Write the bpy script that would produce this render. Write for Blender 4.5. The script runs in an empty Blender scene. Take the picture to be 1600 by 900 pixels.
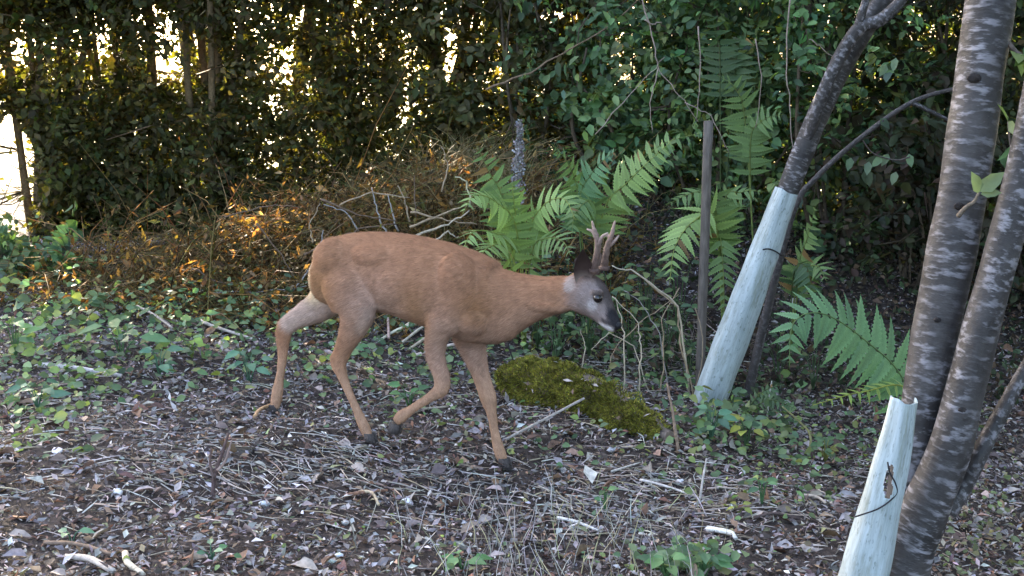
import bpy, math, random
import numpy as np
from mathutils import Vector, Matrix

R = math.radians
rng = np.random.default_rng(7)
random.seed(7)
scene = bpy.context.scene
C = scene.collection

# ------------------------------------------------------------------ camera, sky, sun, exposure
CAM_H, PITCH, FPX = 1.25, R(9.3), 2000.0
cam_data = bpy.data.cameras.new('camera')
cam_data.sensor_width = 36.0
cam_data.lens = 36.0 * FPX / 1600.0
cam_data.clip_start, cam_data.clip_end = 0.05, 3000.0
cam = bpy.data.objects.new('camera', cam_data)
cam.location = (0, 0, CAM_H)
cam.rotation_euler = (R(90) - PITCH, 0, 0)
C.objects.link(cam)
scene.camera = cam

SUN_EL, SUN_AZ = R(21), R(-24)          # azimuth from +Y, negative = towards -X: low sun behind the hedge
world = bpy.data.worlds.new('World')
scene.world = world
world.use_nodes = True
wn = world.node_tree.nodes
wl = world.node_tree.links
wn.clear()
sky = wn.new('ShaderNodeTexSky')
sky.sky_type = 'NISHITA'
sky.sun_disc = False
sky.sun_elevation = SUN_EL
sky.sun_rotation = SUN_AZ
sky.air_density, sky.dust_density, sky.ozone_density = 0.8, 5.0, 0.3
bg = wn.new('ShaderNodeBackground')
bg.inputs['Strength'].default_value = 0.12
wo = wn.new('ShaderNodeOutputWorld')
wl.new(sky.outputs[0], bg.inputs[0])
wl.new(bg.outputs[0], wo.inputs[0])

sun_data = bpy.data.lights.new('sun', 'SUN')
sun_data.energy = 3.4
sun_data.angle = R(0.6)
sun_data.color = (1.0, 0.86, 0.66)
sun = bpy.data.objects.new('sun', sun_data)
sd = Vector((math.sin(SUN_AZ) * math.cos(SUN_EL), math.cos(SUN_AZ) * math.cos(SUN_EL), math.sin(SUN_EL)))
sun.rotation_euler = sd.to_track_quat('Z', 'Y').to_euler()
sun.location = (-3, 8, 9)
C.objects.link(sun)

vs = scene.view_settings
vs.view_transform = 'Standard'
vs.look = 'None'
vs.exposure = 3.8
vs.gamma = 1.0
scene.render.engine = 'CYCLES'
scene.cycles.use_denoising = True
scene.cycles.max_bounces = 8
scene.cycles.diffuse_bounces = 3
scene.cycles.transmission_bounces = 4
scene.cycles.transparent_max_bounces = 8
scene.cycles.sample_clamp_indirect = 6.0

# ------------------------------------------------------------------ geometry of the view (pixel of the photo -> point at a depth)
cp, sp_ = math.cos(PITCH), math.sin(PITCH)
def ray(px, py):
    px = np.asarray(px, float); py = np.asarray(py, float)
    a = (px - 800.0) / FPX; b = -(py - 450.0) / FPX
    return np.stack([a, cp + b * sp_, -sp_ + b * cp], -1)
def at(px, py, Y):
    d = ray(px, py)
    return d * (np.asarray(Y, float) / d[..., 1])[..., None] + np.array([0, 0, CAM_H])

def smooth(a, b, x):
    t = np.clip((x - a) / (b - a), 0, 1)
    return t * t * (3 - 2 * t)

FEET = []                # (x, y, dz) bumps that bring the soil up to the hooves
def ground(X, Y):
    X = np.asarray(X, float); Y = np.asarray(Y, float)
    z = -0.02 - 0.25 * np.tanh(X / 2.5)
    hm = np.interp(X, [-6, -2.6, -1.9, -0.9, -0.3, 0.6, 1.6, 3.0, 6.0], [0.0, 0.02, 0.10, 0.40, 0.68, 0.66, 0.5, 0.5, 0.4])
    z = z + hm * smooth(5.5, 7.5, Y) * (1 - smooth(9.0, 12.5, Y))
    z = z * (1 - smooth(12, 20, np.hypot(X, Y - 4)))
    near = 1 - smooth(9, 12, np.hypot(X, Y - 5))
    z = z + near * (0.016 * np.sin(3.1 * X + 1.3 * Y) + 0.013 * np.sin(-2.2 * X + 4.3 * Y + 1) + 0.007 * np.sin(9 * X + 5 * Y) + 0.006 * np.sin(7 * Y - 11 * X + 2))
    for fx, fy, dz in FEET:
        z = z + dz * np.exp(-((X - fx) ** 2 + (Y - fy) ** 2) / 0.03)
    return z
def hit(px, py):
    """where the line of sight through a pixel meets the soil"""
    d = ray(px, py)
    lo = np.full(d.shape[:-1], 2.0); hi = np.full(d.shape[:-1], 9.0)
    for _ in range(26):
        m = (lo + hi) / 2
        p = d * (m / d[..., 1])[..., None]
        below = p[..., 2] + CAM_H < ground(p[..., 0], m)
        hi = np.where(below, m, hi); lo = np.where(below, lo, m)
    p = d * (hi / d[..., 1])[..., None]
    p[..., 2] = ground(p[..., 0], p[..., 1])
    return p

# ------------------------------------------------------------------ mesh helpers
def norm(v):
    return v / np.maximum(np.linalg.norm(v, axis=-1, keepdims=True), 1e-9)

class MB:
    """collects vertices / faces / per-vertex colours, builds ONE mesh object"""
    def __init__(s):
        s.v, s.f, s.c, s.n = [], [], [], 0
    def add(s, v, f, c=None):
        v = np.asarray(v, float).reshape(-1, 3)
        s.v.append(v)
        s.f.append((np.asarray(f, int) + s.n))
        if c is None: c = (1, 1, 1)
        c = np.asarray(c, float)
        s.c.append(np.broadcast_to(c, (len(v), 3)) if c.ndim == 1 else c)
        s.n += len(v)
    def mesh(s, name, mat, smooth_=False):
        me = bpy.data.meshes.new(name)
        v = np.concatenate(s.v); c = np.concatenate(s.c)
        loops = np.concatenate([f.reshape(-1) for f in s.f])
        sizes = np.concatenate([np.full(len(f), f.shape[1]) for f in s.f])
        me.vertices.add(len(v)); me.vertices.foreach_set('co', v.astype(np.float32).ravel())
        me.loops.add(len(loops)); me.loops.foreach_set('vertex_index', loops.astype(np.int32))
        me.polygons.add(len(sizes))
        st = np.concatenate([[0], np.cumsum(sizes)[:-1]])
        me.polygons.foreach_set('loop_start', st.astype(np.int32))
        me.polygons.foreach_set('loop_total', sizes.astype(np.int32))
        if smooth_: me.polygons.foreach_set('use_smooth', np.ones(len(sizes), bool))
        a = me.attributes.new('Col', 'FLOAT_COLOR', 'POINT')
        a.data.foreach_set('color', np.concatenate([c, np.ones((len(c), 1))], 1).astype(np.float32).ravel())
        me.update(calc_edges=True); me.validate()
        if mat: me.materials.append(mat)
        return me
    def build(s, name, mat, parent=None, smooth_=False, origin=None):
        o_ = np.zeros(3) if origin is None else np.asarray(origin, float)
        if origin is not None: s.v = [v - o_ for v in s.v]
        return place(name, s.mesh(name, mat, smooth_), parent, o_)
    def tube(s, pts, rad, n=6, c=None, cap=True, wob=0.0):
        pts = np.asarray(pts, float); k = len(pts)
        rad = np.broadcast_to(np.asarray(rad, float), (k,))
        t = np.gradient(pts, axis=0); t = norm(t)
        ref = np.array([0, 0, 1.0]) if abs(t[0, 2]) < 0.9 else np.array([1.0, 0, 0])
        vs_, u = [], norm(np.cross(ref, t[0]))
        ang = np.arange(n) * 2 * np.pi / n
        for i in range(k):
            u = norm(u - t[i] * np.dot(u, t[i])); w = np.cross(t[i], u)
            r = rad[i] * (1 + (rng.normal(0, wob, n) if wob else 0))
            vs_.append(pts[i] + np.outer(np.cos(ang) * r, u) + np.outer(np.sin(ang) * r, w))
        v = np.concatenate(vs_)
        f = [(i * n + j, i * n + (j + 1) % n, (i + 1) * n + (j + 1) % n, (i + 1) * n + j) for i in range(k - 1) for j in range(n)]
        cc = (1, 1, 1) if c is None else c
        if cap:
            b = len(v); v = np.concatenate([v, pts[:1], pts[-1:]])
            tri = [(b, (j + 1) % n, j) for j in range(n)] + [(b + 1, (k - 1) * n + j, (k - 1) * n + (j + 1) % n) for j in range(n)]
            s.add(v, f, cc); s.f.append(np.asarray(tri) + s.n - len(v))
        else:
            s.add(v, f, cc)
        return s
    def leaves(s, p, d, nrm, L, W, col, fold=0.25, hexa=False, curl=0.0):
        """N folded leaf blades: p base, d axis, nrm normal"""
        p = np.asarray(p, float); N = len(p)
        if N == 0: return s
        d = norm(d); side = norm(np.cross(d, nrm)); up = np.cross(side, d)
        L = np.broadcast_to(np.asarray(L, float), (N,))[:, None]; W = np.broadcast_to(np.asarray(W, float), (N,))[:, None]
        def pt(a, b, h):
            return p + d * L * a + side * W * b + up * (h * W - curl * L * a * a)
        if hexa:
            V = np.stack([pt(0, 0, 0), pt(.28, .46, fold), pt(.65, .38, fold), pt(1, 0, 0), pt(.65, -.38, fold), pt(.28, -.46, fold), pt(.5, 0, 0)], 1)
            F = np.array([[0, 1, 6], [1, 2, 6], [2, 3, 6], [3, 4, 6], [4, 5, 6], [5, 0, 6]])
        else:
            V = np.stack([pt(0, 0, 0), pt(.42, .5, fold), pt(1, 0, 0), pt(.42, -.5, fold)], 1)
            F = np.array([[0, 1, 2], [0, 2, 3]])
        k = V.shape[1]
        f = (F[None] + (np.arange(N) * k)[:, None, None]).reshape(-1, 3)
        col = np.broadcast_to(np.asarray(col, float), (N, 3))
        s.add(V.reshape(-1, 3), f, np.repeat(col, k, 0))
        return s
    def strips(s, p0, p1, p2, r, col):
        """N thin three-sided bent straws through three points"""
        N = len(p0)
        t = norm(p2 - p0); ref = np.where(np.abs(t[:, 2:3]) < .9, np.array([[0, 0, 1.0]]), np.array([[1.0, 0, 0]]))
        u = norm(np.cross(t, ref)); w = np.cross(t, u)
        r = np.broadcast_to(np.asarray(r, float), (N,))[:, None]
        ring = []
        for q, k in ((p0, 1.0), (p1, .9), (p2, .45)):
            for a in (0.3, 2.39, 4.49):
                ring.append(q + (u * math.cos(a) + w * math.sin(a)) * r * k)
        V = np.stack(ring, 1)
        F = np.array([[i * 3 + j, i * 3 + (j + 1) % 3, (i + 1) * 3 + (j + 1) % 3, (i + 1) * 3 + j] for i in range(2) for j in range(3)])
        f = (F[None] + (np.arange(N) * 9)[:, None, None]).reshape(-1, 4)
        col = np.broadcast_to(np.asarray(col, float), (N, 3))
        s.add(V.reshape(-1, 3), f, np.repeat(col, 9, 0))
        return s

def place(name, me, parent=None, loc=(0, 0, 0)):
    o = bpy.data.objects.new(name, me)
    C.objects.link(o)
    o.location = loc
    if parent is not None:
        o.parent = parent
        o.location = Vector(loc) - Vector(PL.get(parent.name, (0, 0, 0)))
    PL[o.name] = tuple(loc)
    return o
PL = {}                  # world place of every object origin (no rotations are used)
def thing(name, label, cat, loc, group=None):
    o = place(name, None, None, tuple(float(a) for a in loc))
    o.empty_display_size = 0.1
    return tag(o, label, cat, group)
def tag(o, label=None, cat=None, group=None, kind=None):
    if label: o['label'] = label
    if cat: o['category'] = cat
    if group: o['group'] = group
    if kind: o['kind'] = kind
    return o
def spline(pts, k=6):
    """Catmull-Rom through the points"""
    P = np.asarray(pts, float)
    P = np.concatenate([2 * P[:1] - P[1:2], P, 2 * P[-1:] - P[-2:-1]])
    out = []
    for i in range(1, len(P) - 2):
        for t in np.arange(k) / k:
            a, b, c, d = P[i - 1], P[i], P[i + 1], P[i + 2]
            out.append(.5 * (2 * b + (c - a) * t + (2 * a - 5 * b + 4 * c - d) * t * t + (3 * b - a - 3 * c + d) * t ** 3))
    out.append(P[-2])
    return np.array(out)
def pick(cols, N, var=0.18, w=None):
    cols = np.asarray(cols, float)
    c = cols[rng.choice(len(cols), N, p=None if w is None else np.asarray(w) / np.sum(w))]
    return np.clip(c * (1 + rng.normal(0, var, (N, 1))) * (1 + rng.normal(0, .05, (N, 3))), .004, .95)
def rdir(N, up=0.0):
    v = rng.normal(0, 1, (N, 3)); v[:, 2] += up
    return norm(v)

# ------------------------------------------------------------------ materials
def mat(name):
    m = bpy.data.materials.new(name); m.use_nodes = True
    nt = m.node_tree; nt.nodes.clear()
    return m, nt.nodes, nt.links
def nd(n, t, **k):
    x = n.new(t)
    for a, b in k.items():
        if a in x.inputs: x.inputs[a].default_value = b
        else: setattr(x, a, b)
    return x
def coloured(name, rough=.7, noise=30.0, amount=.35, bump=.0, bump_scale=80.0, spec=.25, trans=0.0, trans_tint=(1.15, 1.25, .5), stretch=(1, 1, 1)):
    """surface whose colour comes from the mesh's own colour, broken up by noise; optional thin-leaf translucency"""
    m, n, l = mat(name)
    at_ = nd(n, 'ShaderNodeAttribute', attribute_name='Col')
    tc = nd(n, 'ShaderNodeTexCoord'); mp = nd(n, 'ShaderNodeMapping'); mp.inputs['Scale'].default_value = stretch
    l.new(tc.outputs['Object'], mp.inputs[0])
    nz = nd(n, 'ShaderNodeTexNoise', Scale=noise, Detail=4.0, Roughness=.6); l.new(mp.outputs[0], nz.inputs['Vector'])
    mr = nd(n, 'ShaderNodeMapRange'); mr.inputs['To Min'].default_value = 1 - amount; mr.inputs['To Max'].default_value = 1 + amount
    mr.inputs['From Min'].default_value = .3; mr.inputs['From Max'].default_value = .7
    l.new(nz.outputs['Fac'], mr.inputs['Value'])
    mx = nd(n, 'ShaderNodeVectorMath', operation='SCALE')
    l.new(at_.outputs['Color'], mx.inputs[0]); l.new(mr.outputs[0], mx.inputs['Scale'])
    b = nd(n, 'ShaderNodeBsdfPrincipled', Roughness=rough); b.inputs['Specular IOR Level'].default_value = spec
    l.new(mx.outputs[0], b.inputs['Base Color'])
    if bump:
        nb = nd(n, 'ShaderNodeTexNoise', Scale=bump_scale, Detail=5.0, Roughness=.65); l.new(mp.outputs[0], nb.inputs['Vector'])
        bp = nd(n, 'ShaderNodeBump', Strength=bump, Distance=.01); l.new(nb.outputs['Fac'], bp.inputs['Height'])
        l.new(bp.outputs[0], b.inputs['Normal'])
    out = nd(n, 'ShaderNodeOutputMaterial')
    if trans:
        tr = nd(n, 'ShaderNodeBsdfTranslucent')
        tm = nd(n, 'ShaderNodeVectorMath', operation='MULTIPLY'); tm.inputs[1].default_value = trans_tint
        l.new(mx.outputs[0], tm.inputs[0]); l.new(tm.outputs[0], tr.inputs['Color'])
        ms = nd(n, 'ShaderNodeMixShader'); ms.inputs[0].default_value = trans
        l.new(b.outputs[0], ms.inputs[1]); l.new(tr.outputs[0], ms.inputs[2]); l.new(ms.outputs[0], out.inputs[0])
    else:
        l.new(b.outputs[0], out.inputs[0])
    return m

M = {}
M['leaf'] = coloured('leaf', rough=.55, noise=25, amount=.2, spec=.25, trans=.36)
M['hedge_leaf'] = coloured('hedge_leaf', rough=.6, noise=25, amount=.2, spec=.2, trans=.45, trans_tint=(1.55, 1.5, .35))
M['fern'] = coloured('fern', rough=.55, noise=40, amount=.22, spec=.3, trans=.3)
M['litter'] = coloured('litter', rough=.8, noise=60, amount=.3, spec=.2, trans=.08, trans_tint=(1, .9, .7))
M['bracken'] = coloured('bracken', rough=.7, noise=40, amount=.3, spec=.2, trans=.38, trans_tint=(2.2, 1.5, .6))
M['straw'] = coloured('straw', rough=.65, noise=50, amount=.3, spec=.3)
M['twig'] = coloured('twig', rough=.8, noise=70, amount=.4, bump=.5, bump_scale=150, spec=.2)
M['coat'] = coloured('coat', rough=.75, noise=45, amount=.14, bump=.35, bump_scale=260, spec=.15)
M['horn'] = coloured('horn', rough=.55, noise=120, amount=.3, bump=.8, bump_scale=220, spec=.35)
M['moss'] = coloured('moss', rough=.9, noise=35, amount=.45, bump=.6, bump_scale=120, spec=.1)
M['wood'] = coloured('wood', rough=.8, noise=22, amount=.35, bump=.6, bump_scale=60, spec=.2, stretch=(3, 3, .5))
M['stone'] = coloured('stone', rough=.7, noise=40, amount=.25, bump=.5, bump_scale=70, spec=.3)

def eye_mat():
    m, n, l = mat('eye')
    b = nd(n, 'ShaderNodeBsdfPrincipled', Roughness=.08); b.inputs['Base Color'].default_value = (.008, .006, .006, 1)
    tc = nd(n, 'ShaderNodeTexCoord'); nz = nd(n, 'ShaderNodeTexNoise', Scale=90.0); cr = nd(n, 'ShaderNodeValToRGB')
    cr.color_ramp.elements[0].color = (.004, .003, .003, 1); cr.color_ramp.elements[1].color = (.018, .012, .01, 1)
    l.new(tc.outputs['Object'], nz.inputs['Vector']); l.new(nz.outputs['Fac'], cr.inputs[0]); l.new(cr.outputs[0], b.inputs['Base Color'])
    o = nd(n, 'ShaderNodeOutputMaterial'); l.new(b.outputs[0], o.inputs[0])
    return m
M['eye'] = eye_mat()

def soil_mat():
    m, n, l = mat('soil')
    geo = nd(n, 'ShaderNodeNewGeometry')
    n1 = nd(n, 'ShaderNodeTexNoise', Scale=28.0, Detail=8.0, Roughness=.7); l.new(geo.outputs['Position'], n1.inputs['Vector'])
    n2 = nd(n, 'ShaderNodeTexNoise', Scale=3.0, Detail=3.0); l.new(geo.outputs['Position'], n2.inputs['Vector'])
    cr = nd(n, 'ShaderNodeValToRGB'); e = cr.color_ramp.elements
    e[0].position, e[0].color = .32, (.016, .012, .010, 1)
    e[1].position, e[1].color = .68, (.11, .09, .08, 1)
    x = e.new(.5); x.color = (.045, .036, .032, 1)
    l.new(n1.outputs['Fac'], cr.inputs[0])
    cr2 = nd(n, 'ShaderNodeValToRGB'); e2 = cr2.color_ramp.elements
    e2[0].color = (.6, .6, .6, 1); e2[1].color = (1.25, 1.2, 1.2, 1); l.new(n2.outputs['Fac'], cr2.inputs[0])
    mul = nd(n, 'ShaderNodeMix', data_type='RGBA', blend_type='MULTIPLY'); mul.inputs[0].default_value = 1
    l.new(cr.outputs[0], mul.inputs[6]); l.new(cr2.outputs[0], mul.inputs[7])
    # dry mown field beyond the hedge
    sx = nd(n, 'ShaderNodeSeparateXYZ'); l.new(geo.outputs['Position'], sx.inputs[0])
    mr = nd(n, 'ShaderNodeMapRange'); mr.inputs['From Min'].default_value = 11.0; mr.inputs['From Max'].default_value = 13.0
    l.new(sx.outputs['Y'], mr.inputs['Value'])
    fn = nd(n, 'ShaderNodeTexNoise', Scale=.6, Detail=6.0, Roughness=.7); l.new(geo.outputs['Position'], fn.inputs['Vector'])
    fr = nd(n, 'ShaderNodeValToRGB'); fe = fr.color_ramp.elements
    fe[0].color = (.40, .36, .20, 1); fe[1].color = (.55, .48, .30, 1); l.new(fn.outputs['Fac'], fr.inputs[0])
    mf = nd(n, 'ShaderNodeMix', data_type='RGBA'); l.new(mr.outputs[0], mf.inputs[0]); l.new(mul.outputs[2], mf.inputs[6]); l.new(fr.outputs[0], mf.inputs[7])
    b = nd(n, 'ShaderNodeBsdfPrincipled', Roughness=.9); b.inputs['Specular IOR Level'].default_value = .15
    l.new(mf.outputs[2], b.inputs['Base Color'])
    bp = nd(n, 'ShaderNodeBump', Strength=.9, Distance=.02); l.new(n1.outputs['Fac'], bp.inputs['Height']); l.new(bp.outputs[0], b.inputs['Normal'])
    o = nd(n, 'ShaderNodeOutputMaterial'); l.new(b.outputs[0], o.inputs[0])
    return m
M['soil'] = soil_mat()

def bark_mat(name, base=(.040, .035, .033), pale=(.23, .215, .225), dark=(.014, .012, .011)):
    """smooth young cherry-like bark: short pale dashes across the stem. Uses the uv-like Col: r = height along stem (m), g = angle"""
    m, n, l = mat(name)
    a = nd(n, 'ShaderNodeAttribute', attribute_name='Col')
    mp = nd(n, 'ShaderNodeMapping'); mp.inputs['Scale'].default_value = (70, 7, 7); l.new(a.outputs['Vector'], mp.inputs[0])
    n1 = nd(n, 'ShaderNodeTexNoise', Scale=1.0, Detail=3.0, Roughness=.6); l.new(mp.outputs[0], n1.inputs['Vector'])
    mp2 = nd(n, 'ShaderNodeMapping'); mp2.inputs['Scale'].default_value = (9, 3, 3); l.new(a.outputs['Vector'], mp2.inputs[0])
    n2 = nd(n, 'ShaderNodeTexNoise', Scale=1.0, Detail=5.0, Roughness=.7); l.new(mp2.outputs[0], n2.inputs['Vector'])
    cr = nd(n, 'ShaderNodeValToRGB'); e = cr.color_ramp.elements
    e[0].position, e[0].color = .50, (0, 0, 0, 1); e[1].position, e[1].color = .64, (1, 1, 1, 1); l.new(n1.outputs['Fac'], cr.inputs[0])
    cb = nd(n, 'ShaderNodeValToRGB'); e = cb.color_ramp.elements
    e[0].position, e[0].color = .3, (*dark, 1); e[1].position, e[1].color = .72, tuple(1.7 * x for x in base) + (1,)
    x = e.new(.5); x.color = (*base, 1); l.new(n2.outputs['Fac'], cb.inputs[0])
    # lichen-grey patches decide where dashes are dense
    n3 = nd(n, 'ShaderNodeTexNoise', Scale=1.0, Detail=2.0); mp3 = nd(n, 'ShaderNodeMapping'); mp3.inputs['Scale'].default_value = (5, 5, 5)
    l.new(a.outputs['Vector'], mp3.inputs[0]); l.new(mp3.outputs[0], n3.inputs['Vector'])
    mr = nd(n, 'ShaderNodeMapRange'); mr.inputs['From Min'].default_value = .32; mr.inputs['From Max'].default_value = .62; l.new(n3.outputs['Fac'], mr.inputs['Value'])
    mu = nd(n, 'ShaderNodeMath', operation='MULTIPLY'); l.new(cr.outputs[0], mu.inputs[0]); l.new(mr.outputs[0], mu.inputs[1])
    mx = nd(n, 'ShaderNodeMix', data_type='RGBA'); mx.inputs[7].default_value = (*pale, 1)
    l.new(mu.outputs[0], mx.inputs[0]); l.new(cb.outputs[0], mx.inputs[6])
    b = nd(n, 'ShaderNodeBsdfPrincipled', Roughness=.6); b.inputs['Specular IOR Level'].default_value = .3
    l.new(mx.outputs[2], b.inputs['Base Color'])
    ad = nd(n, 'ShaderNodeMath', operation='ADD'); l.new(n1.outputs['Fac'], ad.inputs[0]); l.new(n2.outputs['Fac'], ad.inputs[1])
    bp = nd(n, 'ShaderNodeBump', Strength=.5, Distance=.006); l.new(ad.outputs[0], bp.inputs['Height']); l.new(bp.outputs[0], b.inputs['Normal'])
    o = nd(n, 'ShaderNodeOutputMaterial'); l.new(b.outputs[0], o.inputs[0])
    return m
M['bark'] = bark_mat('bark')
M['dark_bark'] = bark_mat('dark_bark', (.045, .038, .036), (.13, .12, .12), (.015, .012, .012))

def plastic_mat():
    """weathered pale plastic: fine streaks along the tube, algae specks. Col: r = height along the tube, g = angle"""
    m, n, l = mat('shelter_plastic')
    a = nd(n, 'ShaderNodeAttribute', attribute_name='Col')
    mp = nd(n, 'ShaderNodeMapping'); mp.inputs['Scale'].default_value = (5, 16, 16); l.new(a.outputs['Vector'], mp.inputs[0])
    n1 = nd(n, 'ShaderNodeTexNoise', Scale=1.0, Detail=6.0, Roughness=.7); l.new(mp.outputs[0], n1.inputs['Vector'])
    mp2 = nd(n, 'ShaderNodeMapping'); mp2.inputs['Scale'].default_value = (45, 40, 40); l.new(a.outputs['Vector'], mp2.inputs[0])
    n2 = nd(n, 'ShaderNodeTexNoise', Scale=1.0, Detail=3.0, Roughness=.6); l.new(mp2.outputs[0], n2.inputs['Vector'])
    c1 = nd(n, 'ShaderNodeValToRGB'); e = c1.color_ramp.elements
    e[0].position, e[0].color = .32, (.24, .28, .27, 1); e[1].position, e[1].color = .66, (.46, .52, .53, 1); l.new(n1.outputs['Fac'], c1.inputs[0])
    c2 = nd(n, 'ShaderNodeValToRGB'); e = c2.color_ramp.elements
    e[0].position, e[0].color = .30, (.5, .52, .47, 1); e[1].position, e[1].color = .43, (1, 1, 1, 1); l.new(n2.outputs['Fac'], c2.inputs[0])
    mx = nd(n, 'ShaderNodeMix', data_type='RGBA', blend_type='MULTIPLY'); mx.inputs[0].default_value = 1
    l.new(c1.outputs[0], mx.inputs[6]); l.new(c2.outputs[0], mx.inputs[7])
    mp4 = nd(n, 'ShaderNodeMapping'); mp4.inputs['Scale'].default_value = (6, 13, 13); l.new(a.outputs['Vector'], mp4.inputs[0])
    n4 = nd(n, 'ShaderNodeTexNoise', Scale=1.0, Detail=7.0, Roughness=.72); l.new(mp4.outputs[0], n4.inputs['Vector'])
    c4 = nd(n, 'ShaderNodeValToRGB'); e = c4.color_ramp.elements
    e[0].position, e[0].color = .50, (0, 0, 0, 1); e[1].position, e[1].color = .66, (.75, .75, .75, 1); l.new(n4.outputs['Fac'], c4.inputs[0])
    ma = nd(n, 'ShaderNodeMix', data_type='RGBA'); ma.inputs[7].default_value = (.20, .215, .165, 1)
    l.new(c4.outputs[0], ma.inputs[0]); l.new(mx.outputs[2], ma.inputs[6]); mx = ma
    b = nd(n, 'ShaderNodeBsdfPrincipled', Roughness=.5); b.inputs['Specular IOR Level'].default_value = .4
    l.new(mx.outputs[2], b.inputs['Base Color'])
    tr = nd(n, 'ShaderNodeBsdfTranslucent'); l.new(mx.outputs[2], tr.inputs['Color'])
    ms = nd(n, 'ShaderNodeMixShader'); ms.inputs[0].default_value = .12
    l.new(b.outputs[0], ms.inputs[1]); l.new(tr.outputs[0], ms.inputs[2])
    o = nd(n, 'ShaderNodeOutputMaterial'); l.new(ms.outputs[0], o.inputs[0])
    return m
M['plastic'] = plastic_mat()

# ------------------------------------------------------------------ deer layout first (its hooves shape the soil a little)
TH = R(25)
HD = np.array([math.cos(TH), -math.sin(TH)])         # heading
NR = np.array([-math.sin(TH), -math.cos(TH)])        # its near (right) flank
P0 = at(740, 450, 4.1)[:2]
def dp(px, py, s=0.0):
    """pixel -> point on the animal's long plane, shifted s metres towards its near flank"""
    d = ray(px, py)
    t = np.dot(P0 + s * NR, NR) / np.dot(d[:2], NR)
    return d * t + np.array([0, 0, CAM_H])
HOOF = {'near_hind': (579, 692, .065), 'far_hind': (428, 646, -.06), 'far_front': (789, 731, -.055)}
for px, py, s in HOOF.values():
    p = dp(px, py, s)
    FEET.append((p[0], p[1], p[2] - .004 - float(ground(p[0], p[1]))))

# ------------------------------------------------------------------ the ground: one sheet to the horizon
def axis_pts(lo, hi, step, far):
    a = np.arange(lo, hi + 1e-6, step); out = [hi]; d = step
    while out[-1] < far:
        d *= 1.35; out.append(out[-1] + d)
    neg = [lo]; d = step
    while neg[-1] > -far:
        d *= 1.35; neg.append(neg[-1] - d)
    return np.concatenate([np.array(neg[1:])[::-1], a, np.array(out[1:])])
gx, gy = axis_pts(-4.2, 4.2, .05, 900), axis_pts(1.5, 10.5, .05, 900)
GX, GY = np.meshgrid(gx, gy)
GZ = ground(GX, GY)
rough_ = (1 - smooth(8, 11, np.hypot(GX, GY - 5)))
GZ = GZ + rough_ * rng.normal(0, .0045, GZ.shape)
mb = MB()
nx, ny = len(gx), len(gy)
idx = np.arange(nx * ny).reshape(ny, nx)
mb.add(np.stack([GX, GY, GZ], -1).reshape(-1, 3), np.stack([idx[:-1, :-1], idx[:-1, 1:], idx[1:, 1:], idx[1:, :-1]], -1).reshape(-1, 4))
tag(mb.build('ground', M['soil'], smooth_=True), kind='structure')

# ------------------------------------------------------------------ foliage generators
VIEW = np.array([0, 0, CAM_H])
def to_px(p):
    q = p - VIEW
    dep = q[:, 1] * cp - q[:, 2] * sp_
    up = q[:, 1] * sp_ + q[:, 2] * cp
    return 800 + FPX * q[:, 0] / dep, 450 - FPX * up / dep
# openings in the hedge: (pixel x, y, radius x, radius y, share of leaves missing)
GAPS = [(14, 290, 46, 115, .985), (10, 215, 30, 30, .8), (262, 75, 20, 60, .6), (60, 65, 40, 40, .4), (235, 22, 30, 20, .75), (300, 70, 20, 20, .6), (200, 180, 60, 60, .3),
        (425, 160, 12, 18, .8), (452, 80, 10, 14, .8), (475, 28, 14, 14, .8), (705, 85, 12, 50, .9), (735, 20, 20, 26, .7), (690, 20, 15, 15, .7),
        (640, 100, 14, 60, .5), (770, 125, 26, 24, .6), (872, 25, 45, 14, .7), (975, 95, 22, 55, .75), (985, 40, 20, 35, .7), (632, 180, 8, 16, .8),
        (430, 255, 14, 8, .7), (625, 245, 10, 9, .8), (672, 222, 9, 9, .8), (240, 240, 40, 25, .4), (345, 30, 30, 30, .4), (850, 160, 30, 20, .4), (320, 260, 20, 25, .5), (120, 120, 30, 60, .35)]
SUND = np.array(sd)
SHAFTS = [((-1.53, 7.0, .62), .17), ((-1.30, 6.9, .66), .15), ((-1.73, 6.4, .45), .16), ((-1.45, 6.6, .52), .12), ((-.85, 7.2, .72), .12), ((-.45, 7.3, .90), .10), ((-2.05, 5.95, .25), .10), ((-2.27, 6.1, .25), .10), ((-.66, 4.45, .60), .09)]
def shafted(p):
    keep = np.ones(len(p), bool)
    for q, r in SHAFTS:                       # thin places in the leaves where the low sun comes through
        v = p - np.array(q)
        along = v @ SUND
        keep &= (np.linalg.norm(v - along[:, None] * SUND, axis=1) > r) | (rng.random(len(p)) < .04)
    return keep
def gapped(p):
    x, y = to_px(p)
    keep = np.ones(len(p), bool); u = rng.random(len(p))
    for gx_, gy_, rx, ry, s in GAPS:
        inside = ((x - gx_) / rx) ** 2 + ((y - gy_) / ry) ** 2 < 1
        keep &= ~(inside & (u < s))
    return keep

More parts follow.
